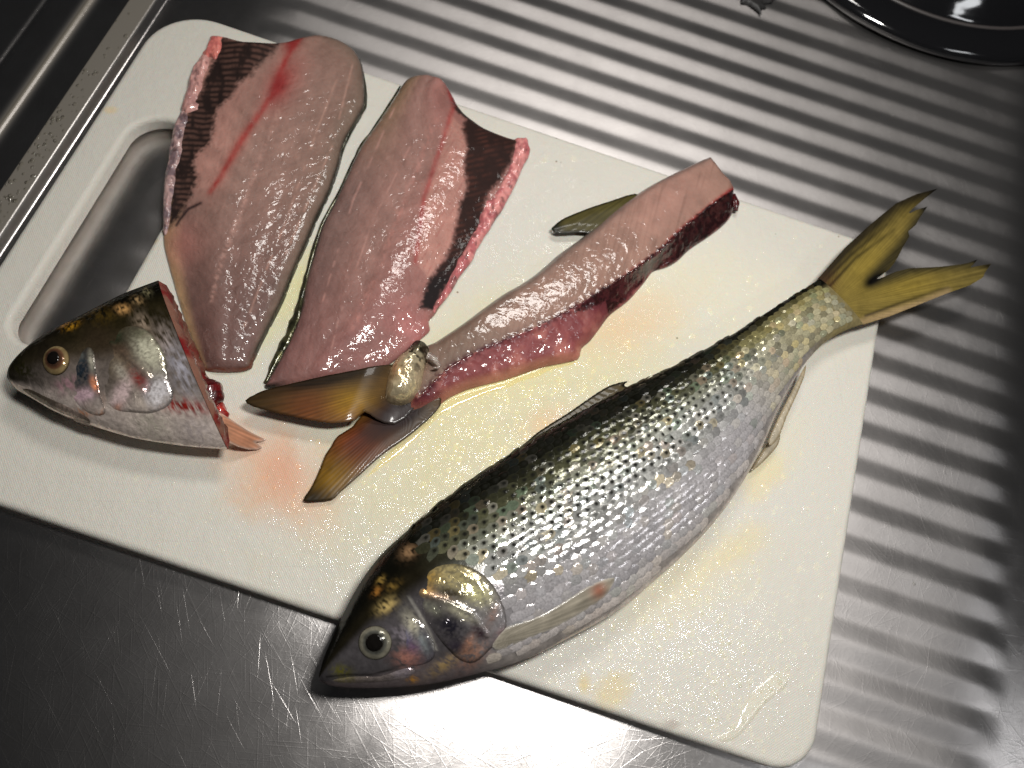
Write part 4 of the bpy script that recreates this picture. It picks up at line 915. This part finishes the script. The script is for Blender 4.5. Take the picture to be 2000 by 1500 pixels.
plate('gill_cover', [(192, 700), (212, 658), (250, 641), (288, 648), (312, 672), (330, 706), (333, 738), (342, 766), (330, 791), (294, 804), (255, 802), (218, 796), (198, 772), (192, 730)], fh, hsurf, .0014, lambda p, sd, un: blobs(p, (128, 118, 104), (  # near-white pink highlights painted over the brown and red patches
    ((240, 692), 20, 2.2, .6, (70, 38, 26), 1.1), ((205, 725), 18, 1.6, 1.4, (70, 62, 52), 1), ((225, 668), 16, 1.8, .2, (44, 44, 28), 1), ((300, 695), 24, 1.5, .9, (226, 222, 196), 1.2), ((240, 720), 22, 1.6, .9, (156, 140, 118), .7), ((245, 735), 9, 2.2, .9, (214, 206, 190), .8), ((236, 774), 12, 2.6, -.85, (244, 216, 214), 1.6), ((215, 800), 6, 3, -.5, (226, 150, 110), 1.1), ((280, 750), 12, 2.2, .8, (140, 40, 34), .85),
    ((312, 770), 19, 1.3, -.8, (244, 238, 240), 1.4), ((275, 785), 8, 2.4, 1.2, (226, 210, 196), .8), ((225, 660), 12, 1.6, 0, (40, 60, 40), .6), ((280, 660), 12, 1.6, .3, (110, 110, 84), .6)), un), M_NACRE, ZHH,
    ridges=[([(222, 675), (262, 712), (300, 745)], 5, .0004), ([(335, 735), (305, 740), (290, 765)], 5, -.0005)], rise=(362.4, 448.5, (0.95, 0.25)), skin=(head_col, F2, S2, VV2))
plate('cheek_plate', [(138, 742), (150, 705), (172, 680), (188, 690), (192, 725), (196, 772), (200, 800), (172, 803), (140, 784), (122, 762)], fh, hsurf, .0008, lambda p, sd, un: blobs(p, (112, 108, 106), (  # pale pink highlight painted into the cheek colour
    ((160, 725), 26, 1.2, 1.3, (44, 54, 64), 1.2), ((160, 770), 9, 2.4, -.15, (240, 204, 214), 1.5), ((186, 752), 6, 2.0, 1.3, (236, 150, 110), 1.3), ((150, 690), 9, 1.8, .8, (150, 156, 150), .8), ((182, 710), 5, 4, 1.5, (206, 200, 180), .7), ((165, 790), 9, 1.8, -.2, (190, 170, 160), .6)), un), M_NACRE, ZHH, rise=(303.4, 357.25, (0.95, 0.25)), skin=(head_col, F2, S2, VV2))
plate('jaw', [(22, 745), (45, 748), (80, 765), (125, 785), (160, 805), (150, 814), (110, 798), (70, 778), (36, 758)], fh, hsurf, .0007, lambda p, sd: blobs(p, (96, 86, 74), (((120, 790), 16, 2, .4, (170, 150, 140), .8),)), M_NACRE, ZHH)
eye(fh, hsurf, (110, 704), 29, 12.5, (98, 66, 48), (140, 120, 84), ZHH)
def cp2(p, sd, xy):
    c = np.tile(lin((206, 150, 118)), (len(p), 1)); c = mixc(c, (160, 40, 34), blob(p, (372, 815), 22, 2.2, .08)); return mixc(c, (196, 190, 180), (1 - sst(.0001, .0008, sd)) * .5)
XC = px2w([(425, 820)], ZB + .01)[0][0]; XT = px2w([(516, 860)], ZB + .004)[0][0]
finpatch('pectoral_fin', [(414, 806), (444, 820), (480, 838), (516, 851), (494, 857), (508, 867), (480, 873), (452, 868), (436, 850)], ZB + .006, fh, (320, 808), cp2, .0006, 70, .00025, True, 2, lambda xy: ZB + .0012 + .0105 * (1 - sst(XC, XT, xy[:, 0])))
tube('blood_clot', lift([(396, 748), (408, 762), (412, 780), (402, 800)], ZB + .008), [.0022, .0042, .0038, .0018], M_BLOOD, fh, pinkcol((92, 12, 14), (56, 8, 10)), 14, .2)
tube('flesh_shred', lift([(418, 788), (428, 800), (436, 815), (440, 826)], ZB + .006), [.0016, .0024, .0018, .0006], M_BLOOD, fh, pinkcol((170, 50, 40), (120, 28, 26)), 10, .4)

# ------------------------------------------------------------------ liquids
def puddle(name, poly, H, wid, mat, label, px, sm=4):
    def rim(sd): return np.tanh(1.3 * np.clip(sd / wid, 0, 3)) / .86
    r = root(name, px, ZB, label, 'liquid')
    o = patch('tmp', poly, ZB, .0004, lambda p, sd, xy: H * rim(sd) + .00002 * (fbm(xy[:, 0] / .004, xy[:, 1] / .004, 3) - .5), mat, None, None, sm, ZB + .00005)
    org = np.array(r['org']); me = o.data
    co = np.empty(len(me.vertices) * 3); me.vertices.foreach_get('co', co); co = co.reshape(-1, 3) - org; me.vertices.foreach_set('co', co.ravel()); me.update()
    o.name = name + '_tmp'; bpy.data.objects.remove(r); o.name = name; o.location = org
    return tag(o, label, 'liquid')
puddle('juice_puddle', [(1128, 700), (1118, 712), (1092, 718), (1068, 726), (1050, 736), (1020, 744), (992, 757), (960, 766), (930, 778), (905, 788), (880, 800), (862, 810), (845, 826), (826, 846), (804, 866), (780, 888), (752, 908), (728, 925), (716, 930), (760, 884), (820, 820), (860, 780), (930, 755), (1000, 735), (1060, 710), (1110, 695)], .00032, .0013, M_JUICE, 'thin pool of pale yellow juice along the underside of the fish backbone', (960, 770), 3)
puddle('water_puddle', [(1398, 1440), (1424, 1427), (1440, 1405), (1447, 1384), (1462, 1359), (1485, 1338), (1510, 1318), (1530, 1311), (1541, 1324), (1531, 1346), (1506, 1366), (1481, 1391), (1463, 1416), (1441, 1440), (1415, 1450)], .00045, .0015, M_WATER, 'clear puddle of water near the front right corner of the cutting board', (1500, 1340))
def droplets():
    Vs = []; Fs = []; off = 0; rr = random.Random(3)
    def one(x, y, z, rx, ry, h, ang):
        nonlocal off
        n = 8; ph = [rr.uniform(.75, 1.25) for _ in range(n)]; ca, sa = math.cos(ang), math.sin(ang); pts = []
        for f, g in ((1.0, 0), (.72, .55), (.38, .88)):
            for i in range(n):
                a = i / n * 2 * math.pi; X = rx * f * ph[i] * math.cos(a); Y = ry * f * ph[i] * math.sin(a); pts.append((x + X * ca - Y * sa, y + X * sa + Y * ca, z + h * g))
        pts.append((x, y, z + h))
        for q in range(2):
            for i in range(n): Fs.append((off + q * n + i, off + q * n + (i + 1) % n, off + q * n + n + (i + 1) % n, off + q * n + n + i))
        for i in range(0, n, 2): Fs.append((off + 2 * n + i, off + 2 * n + i + 1, off + 2 * n + (i + 2) % n, off + 3 * n))
        Vs.extend(pts); off += len(pts)
    block = [catmull(q, 2) for q in (O1, O2, OS, [(a[0], a[1]) for a in SD] + [(a[0], a[1]) for a in SV][::-1], [(a[0], a[1]) for a in HD] + HV[::-1])]
    zones = [((950, 860), 130, 90, 420), ((1230, 1240), 170, 110, 900), ((1420, 1330), 110, 110, 420), ((1000, 900), 220, 140, 260), ((1100, 420), 260, 160, 200), ((1450, 1050), 120, 160, 260), ((500, 1010), 160, 80, 90), ((1350, 520), 180, 120, 120), ((620, 560), 60, 160, 60), ((1080, 760), 160, 60, 160)]
    P = []
    for c, sx, sy, n in zones:
        for _ in range(n): P.append((rr.gauss(c[0], sx), rr.gauss(c[1], sy)))
    P = np.array(P); Wp = px2w(P, ZB)
    ok = (Wp[:, 0] > -.135) & (Wp[:, 0] < .125) & (Wp[:, 1] > .0125) & (Wp[:, 1] < .209)
    for b in block: ok &= ~inside(P, b)
    for (x, y) in Wp[ok]:
        r = min(.0012, .00032 * math.exp(abs(rr.gauss(0, .6)))); one(x, y, ZB, r * rr.uniform(.8, 1.6), r * rr.uniform(.6, 1.0), r * rr.uniform(.08, .2), rr.uniform(1.0, 2.0))
    for _ in range(240):                        # on the raised rim and the drainer
        y = rr.uniform(.085, .215); x = rr.uniform(-.1998, -.1925); 
        if rr.random() > (.20 - y) / .1 + .15: continue
        r = rr.uniform(.0003, .0009); one(x, y, float(steel_h(np.array([x]), np.array([y]))[0]), r, r * rr.uniform(.8, 1.4), r * .5, rr.uniform(0, 3))
    for _ in range(60):
        y = rr.uniform(.05, .34); x = rr.uniform(-.13, .19); 
        if y < .214 and x < .13: continue
        r = rr.uniform(.0002, .0007); one(x, y, float(steel_h(np.array([x]), np.array([y]))[0]), r, r * rr.uniform(.8, 1.4), r * .6, rr.uniform(0, 3))
    o = mesh_obj('water_droplets', np.array(Vs), np.array(Fs), M_WATER); tag(o, 'scattered fine water droplets on the cutting board and the steel around it', 'droplets', kind='stuff')
droplets()

# ------------------------------------------------------------------ black bowl upside down on the drainer
def bowl():
    m, nt, b, o = newmat('black_lacquer'); v = ocoord(nt)
    setin(nt, b, Base_Color=(0.008, 0.008, 0.009, 1), Roughness=0.08, Coat_Weight=0.6, Coat_Roughness=0.03, Normal=bump(nt, noise(nt, v, 60, 2), .0003))
    m2, nt2, b2, o2 = newmat('worn_rim'); setin(nt2, b2, Base_Color=(0.06, 0.052, 0.05, 1), Roughness=0.4)
    cx, cy, z0 = 0.130, 0.434, 0.0019
    def lathe(name, prof, mat, parent, n=96):
        V = []; prof = catmull(prof, 5, False)
        for r, z in prof:
            for i in range(n): a = i / n * 2 * math.pi; V.append((cx + r * math.cos(a), cy + r * math.sin(a), z0 + z))
        k = len(prof); ix = np.arange(k * n).reshape(k, n); jx = np.roll(ix, -1, 1)
        return mesh_obj(name, V, np.stack([ix[:-1], jx[:-1], jx[1:], ix[1:]], -1).reshape(-1, 4), mat, parent)
    r = empty('black_bowl', (cx, cy, z0), 'glossy black bowl turned upside down on the ribbed drainer at the top right', 'bowl'); r['org'] = [cx, cy, z0]
    lathe('bowl_wall', [(.1015, .0006), (.1040, .0008), (.1048, .0024), (.1040, .0046), (.1012, .0066), (.0968, .0076), (.0920, .0076), (.0888, .0072), (.0872, .0078), (.0850, .0100), (.0820, .0131), (.0775, .0174), (.0720, .0222), (.065, .0278), (.055, .034), (.045, .039), (.038, .041), (.036, .042), (.035, .048), (.033, .048), (.032, .042), (.016, .0415), (.0005, .0415)], m, r)  # outer black flange added to stand in for the bowl's shadow and reflection
    lathe('bowl_rim', [(.0872, .0070), (.0876, .0077), (.0884, .0078), (.0890, .0072), (.0890, .0066), (.0880, .0060), (.0872, .0064)], m2, r)
    # ragged dark scrap by the top edge of the picture
    g, nt3, b3, o3 = newmat('dark_scrap'); setin(nt3, b3, Base_Color=(0.02, 0.019, 0.019, 1), Roughness=0.5)
    P = [(1452, -30), (1448, 2), (1462, 4), (1470, 10), (1482, 18), (1490, 27), (1488, 14), (1500, 12), (1492, 4), (1510, 2), (1530, -30)]
    o = patch('dark_scrap', P, .003, .0006, lambda p, sd, xy: .0012 * dome(sd, .003) + .0008 * fbm(xy[:, 0] / .003, xy[:, 1] / .003, 3) * sst(0, .001, sd), g, None, None, 0, .0018, True)
    tag(o, 'small ragged dark scrap on the bright ribs at the top edge', 'scrap')
bowl()
for o in list(bpy.data.objects):
    if 'org' in o: del o['org']
